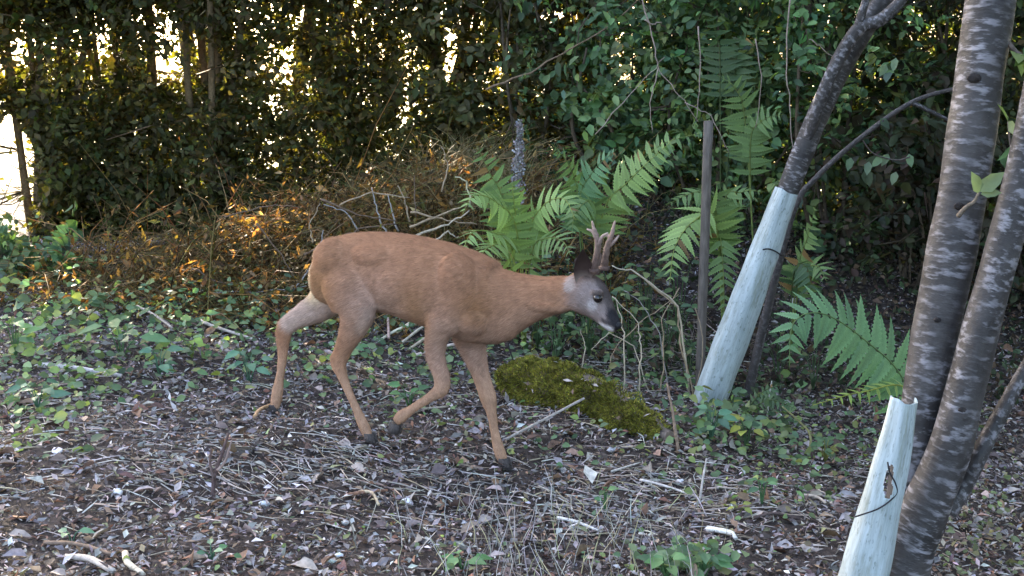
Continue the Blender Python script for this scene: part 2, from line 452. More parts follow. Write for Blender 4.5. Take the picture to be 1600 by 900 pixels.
def shrub(name, label, cat, x, y, h, rad, ncl, per, leafL, cols, group, stems=5, z0=.1, stem_r=.022, stem_col=(.10, .075, .05), spread=.13, gaps=False, thick=None, hexa=False, lean=(0, 0), hi_cut=2.3, stem_top=.8, low_share=None):
    bz = float(ground(x, y)) - .03
    o = thing(name, label, cat, (x, y, bz), group)
    th = rad if thick is None else thick
    lines = []
    for k in range(stems):
        a = rng.random() * 2 * np.pi
        b0 = np.array([x + rng.normal(0, .13 * rad), y + rng.normal(0, .1 * th), bz])
        top = np.array([x + lean[0] + math.cos(a) * rad * rng.uniform(.1, .65), y + lean[1] + math.sin(a) * th * rng.uniform(.1, .6), bz + h * rng.uniform(.75, 1) * stem_top])
        mid = (b0 * .55 + top * .45) + np.array([rng.normal(0, .12), rng.normal(0, .08), 0])
        b0[2] = float(ground(b0[0], b0[1])) - .04
        line = spline([b0, mid, top], 6); lines.append(line)
        r = stem_r * rng.uniform(.6, 1.3)
        m_ = MB().tube(line, np.linspace(r, r * .35, len(line)), 6, np.array(stem_col) * rng.uniform(.7, 1.2), wob=.08)
        m_.build('stem', M['twig'], o, True, origin=(x, y, bz))
    allp = np.concatenate(lines)
    # clusters
    v = rng.normal(0, 1, (ncl, 3)); v = norm(v) * (rng.random((ncl, 1)) ** .45)
    cen = np.stack([x + lean[0] * .6 + v[:, 0] * rad, y + lean[1] * .6 + v[:, 1] * th, bz + z0 + (h - z0) * (.5 + .5 * v[:, 2])], -1)
    squash = rng.random(ncl) < .5
    cen[squash, 2] = bz + z0 + (h - z0) * rng.random(squash.sum())
    if low_share is not None:
        lo_ = np.arange(ncl) < low_share * ncl
        cen[lo_, 2] = bz + rng.random(lo_.sum()) * 2.3; cen[~lo_, 2] = bz + 2.2 + rng.random((~lo_).sum()) * (h - 2.2)
    cen[:, 2] = np.maximum(cen[:, 2], ground(cen[:, 0], cen[:, 1]) + .06)
    br = MB()
    sel = np.arange(ncl)[::3]; sel = sel[shafted(cen[sel])]
    near = allp[np.argmin(((cen[sel, None] - allp[None]) ** 2).sum(-1), 1)]
    mid = (near + cen[sel]) / 2 + rng.normal(0, .05, (len(sel), 3))
    br.strips(near, mid, cen[sel], rng.uniform(.003, .007, len(sel)), pick([stem_col], len(sel), .25))
    tag(br.build('branches', M['twig'], o, origin=(x, y, bz)), kind='stuff')
    low = cen[:, 2] < hi_cut
    cr = MB()
    for mask, pr, LL in ((low, per, leafL), (~low, max(4, per // 4), leafL * 2.1)):
        c_ = cen[mask]
        if not len(c_): continue
        sub = max(1, pr // 11)                       # several leafy sprays to a clump
        c2 = np.repeat(c_, sub, 0) + rng.normal(0, spread * .75, (len(c_) * sub, 3)); k2 = pr // sub
        ns_ = len(c2)
        A = norm(rng.normal(0, 1, (ns_, 3)) * np.array([1, 1, .5]) + np.array([0, -.35, -.25]))
        UPN = norm(rdir(ns_, .9) + np.array([0, -.6, .2])); SD = norm(np.cross(A, UPN)); UPN = np.cross(SD, A)
        ln = spread * 2.0 * rng.uniform(.6, 1.4, (ns_, 1, 1)); t_ = (np.arange(k2) / k2)[None, :, None] + rng.normal(0, .03, (ns_, k2, 1))
        sg = np.where(np.arange(k2) % 2 == 0, 1.0, -1.0)[None, :, None]
        P = (c2[:, None] + A[:, None] * (t_ - .4) * ln + SD[:, None] * sg * LL * .12 + rng.normal(0, LL * .22, (ns_, k2, 3)) - np.array([0, 0, 1.0]) * .12 * (t_ ** 2) * ln * 2).reshape(-1, 3)
        d = (A[:, None] * .55 + SD[:, None] * sg + rng.normal(0, .3, (ns_, k2, 3)) + np.array([0, 0, -.25])).reshape(-1, 3)
        nn = (UPN[:, None] + rng.normal(0, .38, (ns_, k2, 3))).reshape(-1, 3)
        tint = np.repeat(np.clip(1 + rng.normal(0, .26, (ns_, 1)), .4, 1.8) * (1 + rng.normal(0, .07, (ns_, 3))), k2, 0)
        szs = np.repeat(rng.uniform(.7, 1.3, ns_), k2)
        P[:, 2] = np.maximum(P[:, 2], ground(P[:, 0], P[:, 1]) + .02)
        kp = gapped(P) & shafted(P) if gaps else shafted(P)
        P, d, nn, tint, szs = P[kp], d[kp], nn[kp], tint[kp], szs[kp]
        n_ = len(P)
        L = LL * rng.uniform(.6, 1.2, n_) * szs
        cr.leaves(P, d, norm(nn), L, L * rng.uniform(.48, .75, n_), np.clip(pick(cols, n_, .14) * tint, .004, .6), fold=.18, hexa=hexa and LL == leafL)
    cr.build('crown', M['hedge_leaf' if name in ('hedge_shrub', 'hedgerow_tree') else 'leaf'], o, origin=(x, y, bz))
    return o

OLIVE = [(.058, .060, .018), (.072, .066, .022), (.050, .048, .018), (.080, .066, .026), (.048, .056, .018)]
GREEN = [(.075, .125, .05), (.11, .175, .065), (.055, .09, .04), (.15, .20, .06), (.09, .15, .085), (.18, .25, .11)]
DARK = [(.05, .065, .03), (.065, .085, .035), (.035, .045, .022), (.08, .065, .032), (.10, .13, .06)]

# the hedge along the back, left to centre
HEDGE = [
 (-4.9, 8.9, 'olive hedge shrub filling the far end beside the bright field gap'),
 (-3.25, 8.7, 'olive leafy hedge shrub next to the bright field gap'),
 (-2.75, 9.0, 'dense olive hedge shrub with sun glinting through its top'),
 (-2.0, 8.7, 'dark hedge shrub behind the left end of the dead bracken heap'),
 (-1.2, 9.0, 'dark brown-green hedge shrub rising above the dead bracken heap'),
 (-.4, 8.9, 'dark hedge shrub with tall stems behind the bracken heap crest'),
 (.45, 9.1, 'speckled backlit hedge shrub behind the grey seed spike'),
 (1.3, 9.0, 'dark hedge shrub behind the fern bank'),
 (2.2, 9.1, 'shaded hedge shrub behind the leaning sheltered tree'),
 (3.2, 9.0, 'deeply shaded hedge shrub behind the twin-stemmed tree'),
 (4.3, 9.0, 'deeply shaded hedge shrub past the twin-stemmed tree')]
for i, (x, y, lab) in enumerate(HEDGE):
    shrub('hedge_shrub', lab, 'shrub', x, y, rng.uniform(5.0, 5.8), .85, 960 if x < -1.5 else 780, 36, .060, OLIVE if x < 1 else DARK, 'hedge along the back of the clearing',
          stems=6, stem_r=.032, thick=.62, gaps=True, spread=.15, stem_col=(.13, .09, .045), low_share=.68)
# tall trees on the far side whose crowns keep the low sun off the clearing
for x, y, h, where in ((-6.3, 10.4, 7.5, 'to the outer side of the bright field gap'), (-2.6, 10.6, 8.0, 'just inside the bright field gap'), (-1.7, 10.5, 7.6, 'in line with the bracken heap'), (.6, 10.6, 8.0, 'in line with the grey seed spike'), (2.9, 10.5, 7.8, 'in line with the dark hollow'), (5.0, 10.3, 7.6, 'past the twin-stemmed tree')):
    shrub('hedgerow_tree', 'tall tree rooted behind the hedge ' + where, 'tree', x, y, h, 1.5, 420, 30, .075, OLIVE, 'tall trees behind the hedge',
          stems=3, z0=2.6, stem_r=.08, thick=.8, spread=.22, gaps=False, hi_cut=2.2, stem_col=(.09, .065, .04))

# greener shrubs growing forward on the right-hand bank
HOLLOW_SHADE = [(.045, .04, .02), (.055, .04, .025), (.03, .035, .018), (.04, .055, .025)]  # dead-leaf browns and greens darkened to put the hollow's shade in the colour
FRONT = [
 (.55, 7.6, 1.25, .55, 'green shrub behind the middle ferns', GREEN),
 (1.15, 7.3, 1.9, .6, 'leafy green shrub above the fern bank behind the stake', GREEN),
 (.95, 7.9, 2.6, .6, 'tall leafy shrub with hanging bare stems behind the stake', GREEN),
 (1.75, 7.1, 2.3, .6, 'leafy shrub behind the far tree shelter', GREEN),
 (2.45, 7.2, 2.5, .65, 'shaded shrub between the two sheltered trees', HOLLOW_SHADE + DARK[:2]),
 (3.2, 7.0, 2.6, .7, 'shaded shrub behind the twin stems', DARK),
 (2.1, 6.7, 1.0, .5, 'low dark shrub in the hollow behind the arching fern', HOLLOW_SHADE),
 (2.85, 6.6, 1.0, .5, 'low dark shrub in the hollow behind the forked trunk', HOLLOW_SHADE),
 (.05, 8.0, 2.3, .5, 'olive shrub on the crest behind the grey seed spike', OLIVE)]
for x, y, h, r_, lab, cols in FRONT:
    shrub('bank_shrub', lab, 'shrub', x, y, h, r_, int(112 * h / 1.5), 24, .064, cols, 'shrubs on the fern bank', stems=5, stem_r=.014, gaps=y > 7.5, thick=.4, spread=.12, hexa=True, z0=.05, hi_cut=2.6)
# spreading crowns overhead on the right (out of sight above) that keep the hollow dark
for x, y, lab in ((3.4, 6.9, 'overhanging tree shading the hollow beside the twin stems'), (1.9, 8.2, 'overhanging tree shading the bank behind the far tree shelter')):
    shrub('overhanging_tree', lab, 'tree', x, y, 4.6, 1.6, 300, 24, .08, GREEN, 'overhanging trees', stems=2, z0=2.7, stem_r=.05, thick=1.5, spread=.25, hi_cut=2.0, stem_top=1.0)
for x, y, h, lab in ((3.5, 3.2, 6.0, 'unseen leafy tree added to shade the clearing beside the twin stems'), (4.0, 5.2, 6.5, 'unseen leafy tree added to shade the hollow from its far side'), (3.0, 0.6, 6.0, 'unseen leafy tree added to shade the near edge of the clearing')):  # trees added out of frame to darken the right and leave light from left
    shrub('overhanging_tree', lab, 'tree', x, y, h, 1.5, 330, 40, .085, GREEN, 'overhanging trees', stems=2, z0=1.0, stem_r=.06, thick=1.3, spread=.25, hi_cut=.5, stem_top=1.0)
# bushes at the left edge in front of the gap
shrub('edge_bush', 'blue-green bush at the foot of the bright field gap', 'shrub', -2.6, 6.6, .32, .36, 60, 20, .06, GREEN, None, stems=4, stem_r=.008, thick=.35, spread=.09, hexa=True, z0=.05)

# ------------------------------------------------------------------ the roe buck
def loft(secs, n=28, cap=True):
    """secs: (px, py, half height px, half width m, s) ; rings perpendicular to the axis in the long plane"""
    cen = np.array([dp(a[0], a[1], a[4]) for a in secs]); k = len(secs)
    lat = np.array([NR[0], NR[1], 0.0])
    dep = np.array([np.linalg.norm(c - VIEW) for c in cen])
    hh = np.array([a[2] for a in secs]) * dep / FPX; hw = np.array([a[3] for a in secs])
    par = np.concatenate([[0], np.cumsum(np.linalg.norm(np.diff(cen, axis=0), axis=1))])
    K = max(24, int(par[-1] / .012)); q = np.linspace(0, par[-1], K)
    def cub(y):
        y = np.asarray(y, float)
        m = np.gradient(y, par, axis=0); i = np.clip(np.searchsorted(par, q, 'right') - 1, 0, k - 2)
        h = (par[i + 1] - par[i]); t = (q - par[i]) / h
        if y.ndim > 1: h, t = h[:, None], t[:, None]
        return (2 * t ** 3 - 3 * t ** 2 + 1) * y[i] + (t ** 3 - 2 * t ** 2 + t) * h * m[i] + (-2 * t ** 3 + 3 * t ** 2) * y[i + 1] + (t ** 3 - t ** 2) * h * m[i + 1]
    cen, hh, hw = cub(cen), np.maximum(cub(hh), .002), np.maximum(cub(hw), .002)
    ax = norm(np.gradient(cen, axis=0)); ang = np.arange(n) * 2 * np.pi / n
    V = []
    for i in range(K):
        u = norm(np.cross(lat, ax[i])); w = np.cross(ax[i], u)
        V.append(cen[i] + np.outer(np.cos(ang) * hh[i], u) + np.outer(np.sin(ang) * hw[i], w))
    V = np.concatenate(V)
    F = [(i * n + j, i * n + (j + 1) % n, (i + 1) * n + (j + 1) % n, (i + 1) * n + j) for i in range(K - 1) for j in range(n)]
    b = len(V); V = np.concatenate([V, cen[:1] - ax[:1] * hh[0] * .3, cen[-1:] + ax[-1:] * hh[-1] * .3])
    T = [(b, (j + 1) % n, j) for j in range(n)] + [(b + 1, (K - 1) * n + j, (K - 1) * n + (j + 1) % n) for j in range(n)]
    return V, F, T
def P2(top, bot, x, w): return (x, (top + bot) / 2, (bot - top) / 2, w, 0.0)
LOFTS = [
 # trunk and neck
 [P2(408, 436, 492, .030), P2(388, 462, 501, .066), P2(375, 478, 520, .088), P2(367, 486, 545, .098), P2(363, 488, 580, .090), P2(364, 491, 615, .104),
  P2(369, 502, 650, .122), P2(378, 515, 688, .126), P2(388, 527, 720, .120), P2(400, 537, 750, .106), P2(412, 537, 778, .088), P2(422, 520, 802, .066),
  P2(429, 503, 832, .052), P2(432, 493, 860, .046), P2(431, 486, 885, .044), P2(432, 481, 905, .042)],
 # head
 [(884, 449, 18, .035, .0), (897, 453, 28, .044, .0), (912, 457, 33, .048, .006), (926, 467, 31, .048, .018), (938, 481, 24, .038, .032), (948, 494, 18, .030, .044), (956, 505, 14.5, .026, .053), (963, 514, 9, .019, .058)],
 # near hind leg
 [(530, 412, 26, .030, .050), (536, 432, 38, .048, .062), (548, 462, 40, .047, .072), (557, 486, 33, .040, .074), (553, 508, 24, .030, .072), (543, 532, 16.5, .022, .068), (534, 553, 13.5, .018, .066), (529, 568, 14, .018, .065),
  (534, 585, 9.5, .0145, .065), (544, 610, 7.3, .012, .065), (556, 637, 7, .0115, .065), (566, 660, 9, .0145, .065), (572, 673, 9, .015, .065), (576, 683, 7, .013, .065)],
 # far hind leg
 [(532, 430, 26, .03, -.045), (520, 455, 32, .042, -.052), (500, 477, 25, .034, -.058), (478, 490, 19, .027, -.06), (460, 500, 15, .021, -.06), (447, 512, 14, .019, -.06), (443, 530, 11.5, .0165, -.06),
  (441, 562, 8, .013, -.06), (437, 592, 7.4, .012, -.06), (433, 615, 10, .015, -.06), (431, 628, 9, .0145, -.06), (429, 638, 7, .013, -.06)],
 # near foreleg, lifted
 [(735, 425, 16, .020, .070), (726, 445, 30, .034, .080), (712, 470, 36, .040, .084), (697, 495, 32, .038, .084), (685, 520, 21, .028, .080), (681, 545, 16.5, .021, .076), (685, 572, 14, .018, .074), (691, 592, 14.5, .019, .072), (690, 606, 13.5, .018, .072),
  (676, 618, 8.8, .013, .072), (656, 631, 7.4, .012, .072), (638, 643, 7.8, .0125, .072), (628, 650, 10, .015, .072), (619, 658, 8, .013, .072)],
 # far foreleg, planted
 [(722, 500, 22, .028, -.055), (732, 525, 25, .028, -.06), (741, 550, 20, .025, -.06), (748, 575, 16.5, .021, -.058), (756, 600, 14.5, .018, -.056), (763, 622, 14.5, .0185, -.055), (768, 645, 9, .014, -.055),
  (773, 675, 7.4, .012, -.055), (779, 700, 9.5, .0145, -.055), (783, 712, 9.5, .015, -.055), (786, 721, 7.5, .013, -.055)],
]
db = MB()
for s_ in LOFTS:
    v, f, t = loft(s_)
    db.add(v, f); db.f.append(np.asarray(t) + db.n - len(v))
def blob(px, py, s, rx, ry, rz):
    """ellipsoid of muscle: rx along the body, ry sideways, rz upright"""
    c = dp(px, py, s); V, F = [], []
    n, k = 20, 12
    for i in range(k + 1):
        a = np.pi * i / k
        for j in range(n):
            b = 2 * np.pi * j / n
            V.append(c + np.array([HD[0], HD[1], 0]) * rx * math.sin(a) * math.cos(b) + np.array([NR[0], NR[1], 0]) * ry * math.sin(a) * math.sin(b) + np.array([0, 0, rz * math.cos(a)]))
    F = [(i * n + j, i * n + (j + 1) % n, (i + 1) * n + (j + 1) % n, (i + 1) * n + j) for i in range(k) for j in range(n)]
    db.add(V, F)
blob(528, 405, .03, .085, .075, .075); blob(528, 405, -.03, .085, .075, .075)
blob(715, 445, .075, .075, .05, .105); blob(715, 445, -.075, .075, .05, .105)
blob(740, 500, .075, .055, .04, .05); blob(690, 500, .09, .04, .034, .05)
blob(548, 450, .068, .075, .052, .085); blob(600, 400, .03, .12, .075, .05)
blob(640, 440, .04, .16, .088, .10)
blob(850, 474, .02, .11, .034, .028)
blob(521, 559, .065, .011, .010, .016); blob(439, 506, -.06, .011, .010, .016)
blob(696, 598, .072, .013, .014, .018); blob(767, 622, -.055, .013, .014, .02)
blob(772, 500, 0, .055, .055, .062)
blob(934, 457, .062, .022, .012, .012)
blob(898, 470, .03, .03, .022, .03)
tmp = bpy.data.objects.new('deer_tmp', db.mesh('deer_tmp', None)); C.objects.link(tmp)
m1 = tmp.modifiers.new('r', 'REMESH'); m1.mode = 'VOXEL'; m1.voxel_size = .0062
m2 = tmp.modifiers.new('s', 'SMOOTH'); m2.factor = .5; m2.iterations = 4
dg = bpy.context.evaluated_depsgraph_get()
body_me = bpy.data.meshes.new_from_object(tmp.evaluated_get(dg))
bpy.data.objects.remove(tmp)
body_me.name = 'body'
nv = len(body_me.vertices)
BV = np.zeros(nv * 3, np.float32); body_me.vertices.foreach_get('co', BV); BV = BV.reshape(-1, 3).astype(float)
BN = np.zeros(nv * 3, np.float32); body_me.vertices.foreach_get('normal', BN); BN = BN.reshape(-1, 3).astype(float)

def seg_dist(p, a, b):
    ab = b - a; t = np.clip(((p - a) @ ab) / (ab @ ab), 0, 1)
    return np.linalg.norm(p - (a + t[:, None] * ab), axis=1)
def coat_colour(p, nrm):
    along = (p[:, :2] - P0) @ HD; lat = (p[:, :2] - P0) @ NR
    N = len(p)
    c = np.tile(np.array([.325, .160, .088]), (N, 1))
    def mixin(mask, col):
        c[:] = c * (1 - mask[:, None]) + np.array(col) * mask[:, None]
    # greyer, pinker flanks and shoulder
    mixin(.85 * np.exp(-(((along + .02) / .20) ** 2 + ((p[:, 2] - .38) / .15) ** 2)), (.37, .235, .175))
    mixin(.85 * np.exp(-(((along + .32) / .12) ** 2 + ((p[:, 2] - .50) / .11) ** 2)), (.37, .235, .175))
    # warm saddle behind the shoulder and on the haunch
    mixin(.85 * np.exp(-(((along + .15) / .055) ** 2 + ((p[:, 2] - .49) / .10) ** 2)), (.265, .125, .048))
    mixin(.7 * np.exp(-(((along - .06) / .06) ** 2 + ((p[:, 2] - .53) / .07) ** 2)), (.26, .12, .048))
    mixin(.85 * np.exp(-(((along + .54) / .07) ** 2 + ((p[:, 2] - .50) / .15) ** 2)), (.28, .135, .05))
    mixin(.5 * np.clip(nrm[:, 2] - .35, 0, 1) / .65, (.27, .13, .065))
    # belly and inside of the limbs
    mixin(.55 * np.clip(-nrm[:, 2], 0, 1) * (p[:, 2] > .28), (.40, .26, .18))
    # legs: paler tan, and the pale inner side of the far hind leg
    mixin(.6 * smooth(.36, .20, p[:, 2]), (.38, .235, .150))
    a, b = dp(525, 470, -.03), dp(460, 497, -.05)
    mixin(.9 * smooth(.075, .035, seg_dist(p, a, b)) * (lat < -.01), (.45, .325, .26))
    mixin(.5 * smooth(.05, .02, seg_dist(p, dp(586, 492, .09), dp(575, 515, .09))), (.50, .36, .28))
    # dark hock gland and knee
    mixin(.6 * smooth(.022, .008, np.linalg.norm(p - dp(532, 603, .065), axis=1)), (.12, .08, .06))
    # cream rump patch
    mixin(.95 * smooth(.115, .06, np.linalg.norm((p - dp(482, 422, 0)) * np.array([1, 1, .75]), axis=1)) * smooth(-.49, -.56, along), (.66, .50, .30))
    # neck: pinker below
    mixin(.5 * smooth(.12, .2, along) * np.clip(.3 - nrm[:, 2], 0, 1), (.38, .23, .155))
    # head: grey face, dark bridge and muzzle, white chin and lip
    hd = smooth(.075, .04, seg_dist(p, dp(918, 462, .0), dp(958, 505, .03)))
    mixin(.92 * smooth(0.110, .035, seg_dist(p, dp(926, 466, .04), dp(952, 500, .06))), (.185, .150, .140))
    mixin(.85 * smooth(.034, .016, seg_dist(p, dp(942, 434, .02), dp(960, 478, .05))), (.055, .042, .038))
    mixin(.8 * smooth(.036, .018, seg_dist(p, dp(920, 424, .02), dp(950, 422, .0))), (.055, .038, .032))
    mixin(.95 * smooth(.034, .018, seg_dist(p, dp(960, 492, .07), dp(970, 508, .06))), (.014, .013, .016))
    mixin(.8 * smooth(.012, .006, seg_dist(p, dp(940, 502, .08), dp(958, 509, .085))), (.02, .018, .02))
    mixin(.95 * smooth(.017, .010, seg_dist(p, dp(936, 511, .07), dp(953, 518, .075))), (.50, .46, .45))
    mixin(.7 * smooth(.028, .014, np.linalg.norm(p - dp(937, 465, .066), axis=1)), (.07, .055, .05))
    mixin(.45 * smooth(.024, .010, np.linalg.norm(p - dp(926, 478, .065), axis=1)), (.5, .46, .44))
    mixin(.6 * smooth(.020, .010, np.linalg.norm(p - dp(932, 446, .07), axis=1)), (.42, .38, .37))
    mixin(.9 * smooth(.026, .014, seg_dist(p, dp(891, 430, .035), dp(892, 446, .045))), (.36, .29, .255))
    mixin(.6 * smooth(.05, .02, seg_dist(p, dp(720, 541, 0), dp(795, 540, 0))), (.13, .07, .045))  # shadow under the brisket, painted into the coat
    mixin(.6 * smooth(.016, .006, seg_dist(p, dp(690, 522, .12), dp(760, 520, .11))), (.14, .075, .045))  # shade of the chest crease below the shoulder, painted as a dark line
    mixin(.5 * smooth(.014, .005, seg_dist(p, dp(760, 520, .11), dp(825, 497, .06))), (.15, .08, .05))  # same crease shade carried on up to the throat
    mixin(.55 * smooth(.014, .006, seg_dist(p, dp(588, 440, .11), dp(584, 470, .11))), (.16, .085, .05))  # flank fold: its shade put into the coat colour
    mot = np.zeros(N)
    for fr_, am in ((21, .05), (37, .05), (68, .045), (120, .035)):
        w_ = np.random.default_rng(int(fr_)).normal(0, fr_, (3, 3)); mot += am * (np.sin(p @ w_[0]) + np.sin(p @ w_[1] + 1) + np.sin(p @ w_[2] + 2))
    c *= (1 + .42 * mot)[:, None]
    return np.clip(c, .008, .9)
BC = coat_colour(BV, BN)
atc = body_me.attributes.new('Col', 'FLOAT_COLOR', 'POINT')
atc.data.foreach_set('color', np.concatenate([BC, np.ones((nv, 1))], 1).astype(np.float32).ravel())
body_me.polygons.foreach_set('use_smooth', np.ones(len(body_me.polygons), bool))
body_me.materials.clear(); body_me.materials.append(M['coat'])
deer_base = np.array([*P0, float(ground(P0[0], P0[1]))])
deer = thing('roe_deer', 'reddish-brown roe buck with short antlers walking with head lowered', 'deer', deer_base)
bo = place('body', body_me, deer, (0, 0, 0))
# short coat: fine flat hairs lying along the body
NH = 110000
fi = np.zeros(len(body_me.polygons) * 4, np.int32)
quads = [tuple(p.vertices) for p in body_me.polygons if len(p.vertices) == 4]
Q = np.array(quads)
ar = np.linalg.norm(np.cross(BV[Q[:, 1]] - BV[Q[:, 0]], BV[Q[:, 3]] - BV[Q[:, 0]]), axis=1)
qi = rng.choice(len(Q), NH, p=ar / ar.sum())
u, v = rng.random((NH, 1)), rng.random((NH, 1))
def bil(A): return (A[Q[qi, 0]] * (1 - u) + A[Q[qi, 1]] * u) * (1 - v) + (A[Q[qi, 3]] * (1 - u) + A[Q[qi, 2]] * u) * v
hp, hn, hc = bil(BV), norm(bil(BN)), bil(BC)
flow = np.tile(np.array([-HD[0], -HD[1], -.45]), (NH, 1))
leg = smooth(.36, .26, hp[:, 2])[:, None]
flow = flow * (1 - leg) + np.array([0, 0, -1.0]) * leg
alh = (hp[:, :2] - P0) @ HD
face = smooth(.36, .42, alh)[:, None]
flow = flow * (1 - face) + np.array([-.5 * HD[0], -.5 * HD[1], .6]) * face
flow = flow + rng.normal(0, .14, flow.shape)
tan = norm(flow - hn * np.sum(flow * hn, 1, keepdims=True))
hl = .019 * rng.uniform(.6, 1.4, (NH, 1)) * (1 - .68 * leg) * (1 - .6 * face)
wd = np.cross(tan, hn) * .0011
tip = hp + tan * hl + hn * hl * rng.uniform(.08, .26, (NH, 1))
HV = np.stack([hp - wd, hp + wd, tip], 1).reshape(-1, 3)
hm = MB(); hcol = np.clip(hc * (1 + rng.normal(0, .15, (NH, 1))), .005, .9)
hm.add(HV, np.arange(NH * 3).reshape(-1, 3), np.repeat(hcol, 3, 0))
tag(hm.build('coat', M['coat'], deer), kind='stuff')
# eyes
def ball(c, r, n=14, k=9, sc=(1, 1, 1)):
    V = [c + r * np.array([math.sin(np.pi * i / k) * math.cos(2 * np.pi * j / n) * sc[0], math.sin(np.pi * i / k) * math.sin(2 * np.pi * j / n) * sc[1], math.cos(np.pi * i / k) * sc[2]]) for i in range(k + 1) for j in range(n)]
    F = [(i * n + j, i * n + (j + 1) % n, (i + 1) * n + (j + 1) % n, (i + 1) * n + j) for i in range(k) for j in range(n)]
    return V, F
for s_ in (.0625, -.026):
    e = MB(); e.add(*ball(dp(934, 466, s_), .0145)); e.build('eye', M['eye'], deer, True)
# nose pad
ns = MB(); ns.add(*ball(dp(966, 508, .060), .0125, sc=(.9, 1.1, .85)), c=(.012, .012, .014)); ns.build('nose', M['horn'], deer, True)
# ears: cupped leaves, dark outside, white tuft at the foot
def ear(b, t, w, s, tilt, nm, cdark, cpale):
    A, B = dp(*b, s), dp(*t, s + tilt)
    ax = B - A; L = np.linalg.norm(ax); ax = ax / L
    out = norm(np.array([NR[0], NR[1], 0]) * (1 if s > 0 else -1) + np.array([HD[0], HD[1], 0]) * .5)
    side = norm(np.cross(ax, out)); out = np.cross(side, ax)
    V, F, Cc = [], [], []
    k, n = 12, 9
    for layer in (0, 1):
        for i in range(k):
            t_ = i / (k - 1); ww = w * (.35 + .65 * math.sin(math.pi * min(1, t_ * .62 + .2))) * (1 - t_ ** 3.2) + .0015
            for j in range(n):
                b_ = (j / (n - 1) - .5) * 2
                V.append(A + ax * L * t_ + side * ww * math.sin(b_ * 1.25) - out * ww * .75 * math.cos(b_ * 1.25) - out * .004 * layer)
                cc = np.array(cdark) * (1 - .3 * t_)
                Cc.append(np.array(cpale) * max(0, 1 - t_ * 3) + cc * min(1, t_ * 3) if layer == 0 else cc)
    for layer in (0, 1):
        o_ = layer * k * n
        F += [(o_ + i * n + j, o_ + i * n + j + 1, o_ + (i + 1) * n + j + 1, o_ + (i + 1) * n + j) for i in range(k - 1) for j in range(n - 1)]
    for i in range(k - 1):
        for j in (0, n - 1): F.append((i * n + j, (i + 1) * n + j, k * n + (i + 1) * n + j, k * n + i * n + j))
    e = MB(); e.add(V, F, np.array(Cc)); e.build('ear', M['coat'], deer, True)
ear((912, 444), (911, 390), .031, .045, .02, 'near', (.05, .030, .024), (.22, .16, .13))
ear((932, 434), (940, 396), .028, -.04, -.05, 'far', (.06, .04, .03), (.2, .14, .11))
# antlers
def antler(beam, tines, s0, s1):
    a = MB(); pts = spline([dp(x, y, s0 + (s1 - s0) * i / (len(beam) - 1)) for i, (x, y, r) in enumerate(beam)], 5)
    rr = np.interp(np.linspace(0, 1, len(pts)), np.linspace(0, 1, len(beam)), [r for _, _, r in beam])
    pale = np.linspace(0, 1, len(pts))[:, None] ** 1.4
    n = 9
    cc = np.array([.085, .048, .034]) * (1 - pale) + np.array([.40, .27, .21]) * pale
    a.tube(pts, rr, n, np.concatenate([np.repeat(cc, n, 0), cc[:1], cc[-1:]]), wob=.09)
    a.tube(np.array([pts[0] - [0, 0, .004], pts[0] + [0, 0, .008]]), .0175, 10, (.11, .065, .05), wob=.12)
    for t_ in tines:
        q = spline([dp(x, y, s0 + (s1 - s0) * .7) for x, y in t_], 4)
        pl = np.linspace(.3, 1, len(q))[:, None]; cc = np.array([.13, .075, .055]) * (1 - pl) + np.array([.46, .33, .27]) * pl
        a.tube(q, np.linspace(.0078, .0026, len(q)), n, np.concatenate([np.repeat(cc, n, 0), cc[:1], cc[-1:]]))
    a.build('antler', M['horn'], deer, True)
antler([(929, 424, .0125), (931, 405, .0112), (934, 387, .0098), (932, 370, .008), (928, 358, .006), (925, 345, .0025)], [[(932, 372), (926, 362), (917, 358)], [(934, 384), (941, 370), (950, 364)]], .025, .03)
antler([(944, 420, .0125), (946, 404, .0112), (949, 386, .0098), (955, 370, .008), (958, 358, .006), (961, 345, .0025)], [[(955, 372), (949, 368), (942, 369)], [(951, 384), (960, 377), (967, 368)]], -.02, -.035)
# hooves: two claws and two dew claws each
def hoof(px, py, s, ang):
    c = dp(px, py, s); fw = np.array([HD[0] * math.cos(ang), HD[1] * math.cos(ang), math.sin(ang)]); upv = np.array([-HD[0] * math.sin(ang), -HD[1] * math.sin(ang), math.cos(ang)])
    lat = np.array([NR[0], NR[1], 0.]); h = MB()
    for sg in (-1, 1):
        V = []
        for (f0, f1, w, z) in ((-.016, .016, .0085, .034), (-.017, .021, .0095, .016), (-.018, .029, .0095, -.002)):
            for fx, wy in ((f0, -.8), (f0, .8), ((f0 + f1) / 2, 1), (f1 * .8, .7), (f1, 0), (f1 * .8, -.7), ((f0 + f1) / 2, -1)):
                V.append(c + fw * fx + lat * (sg * .0095 + wy * w * .95) + upv * z)
        n = 7
        F = [(i * n + j, i * n + (j + 1) % n, (i + 1) * n + (j + 1) % n, (i + 1) * n + j) for i in range(2) for j in range(n)]
        h.add(V, F, (.06, .048, .043)); h.f.append(np.array([[14 + j for j in range(7)]]) + h.n - 21); h.f.append(np.array([[6 - j for j in range(7)]]) + h.n - 21)
        v, f = ball(c - fw * .018 + lat * sg * .010 + upv * .045, .005, 8, 6); h.add(v, f, (.10, .07, .055))
    h.build('hoof', M['horn'], deer)
hoof(*HOOF['near_hind'], 0); hoof(*HOOF['far_hind'], .1); hoof(*HOOF['far_front'], 0); hoof(612, 666, .072, R(-105))

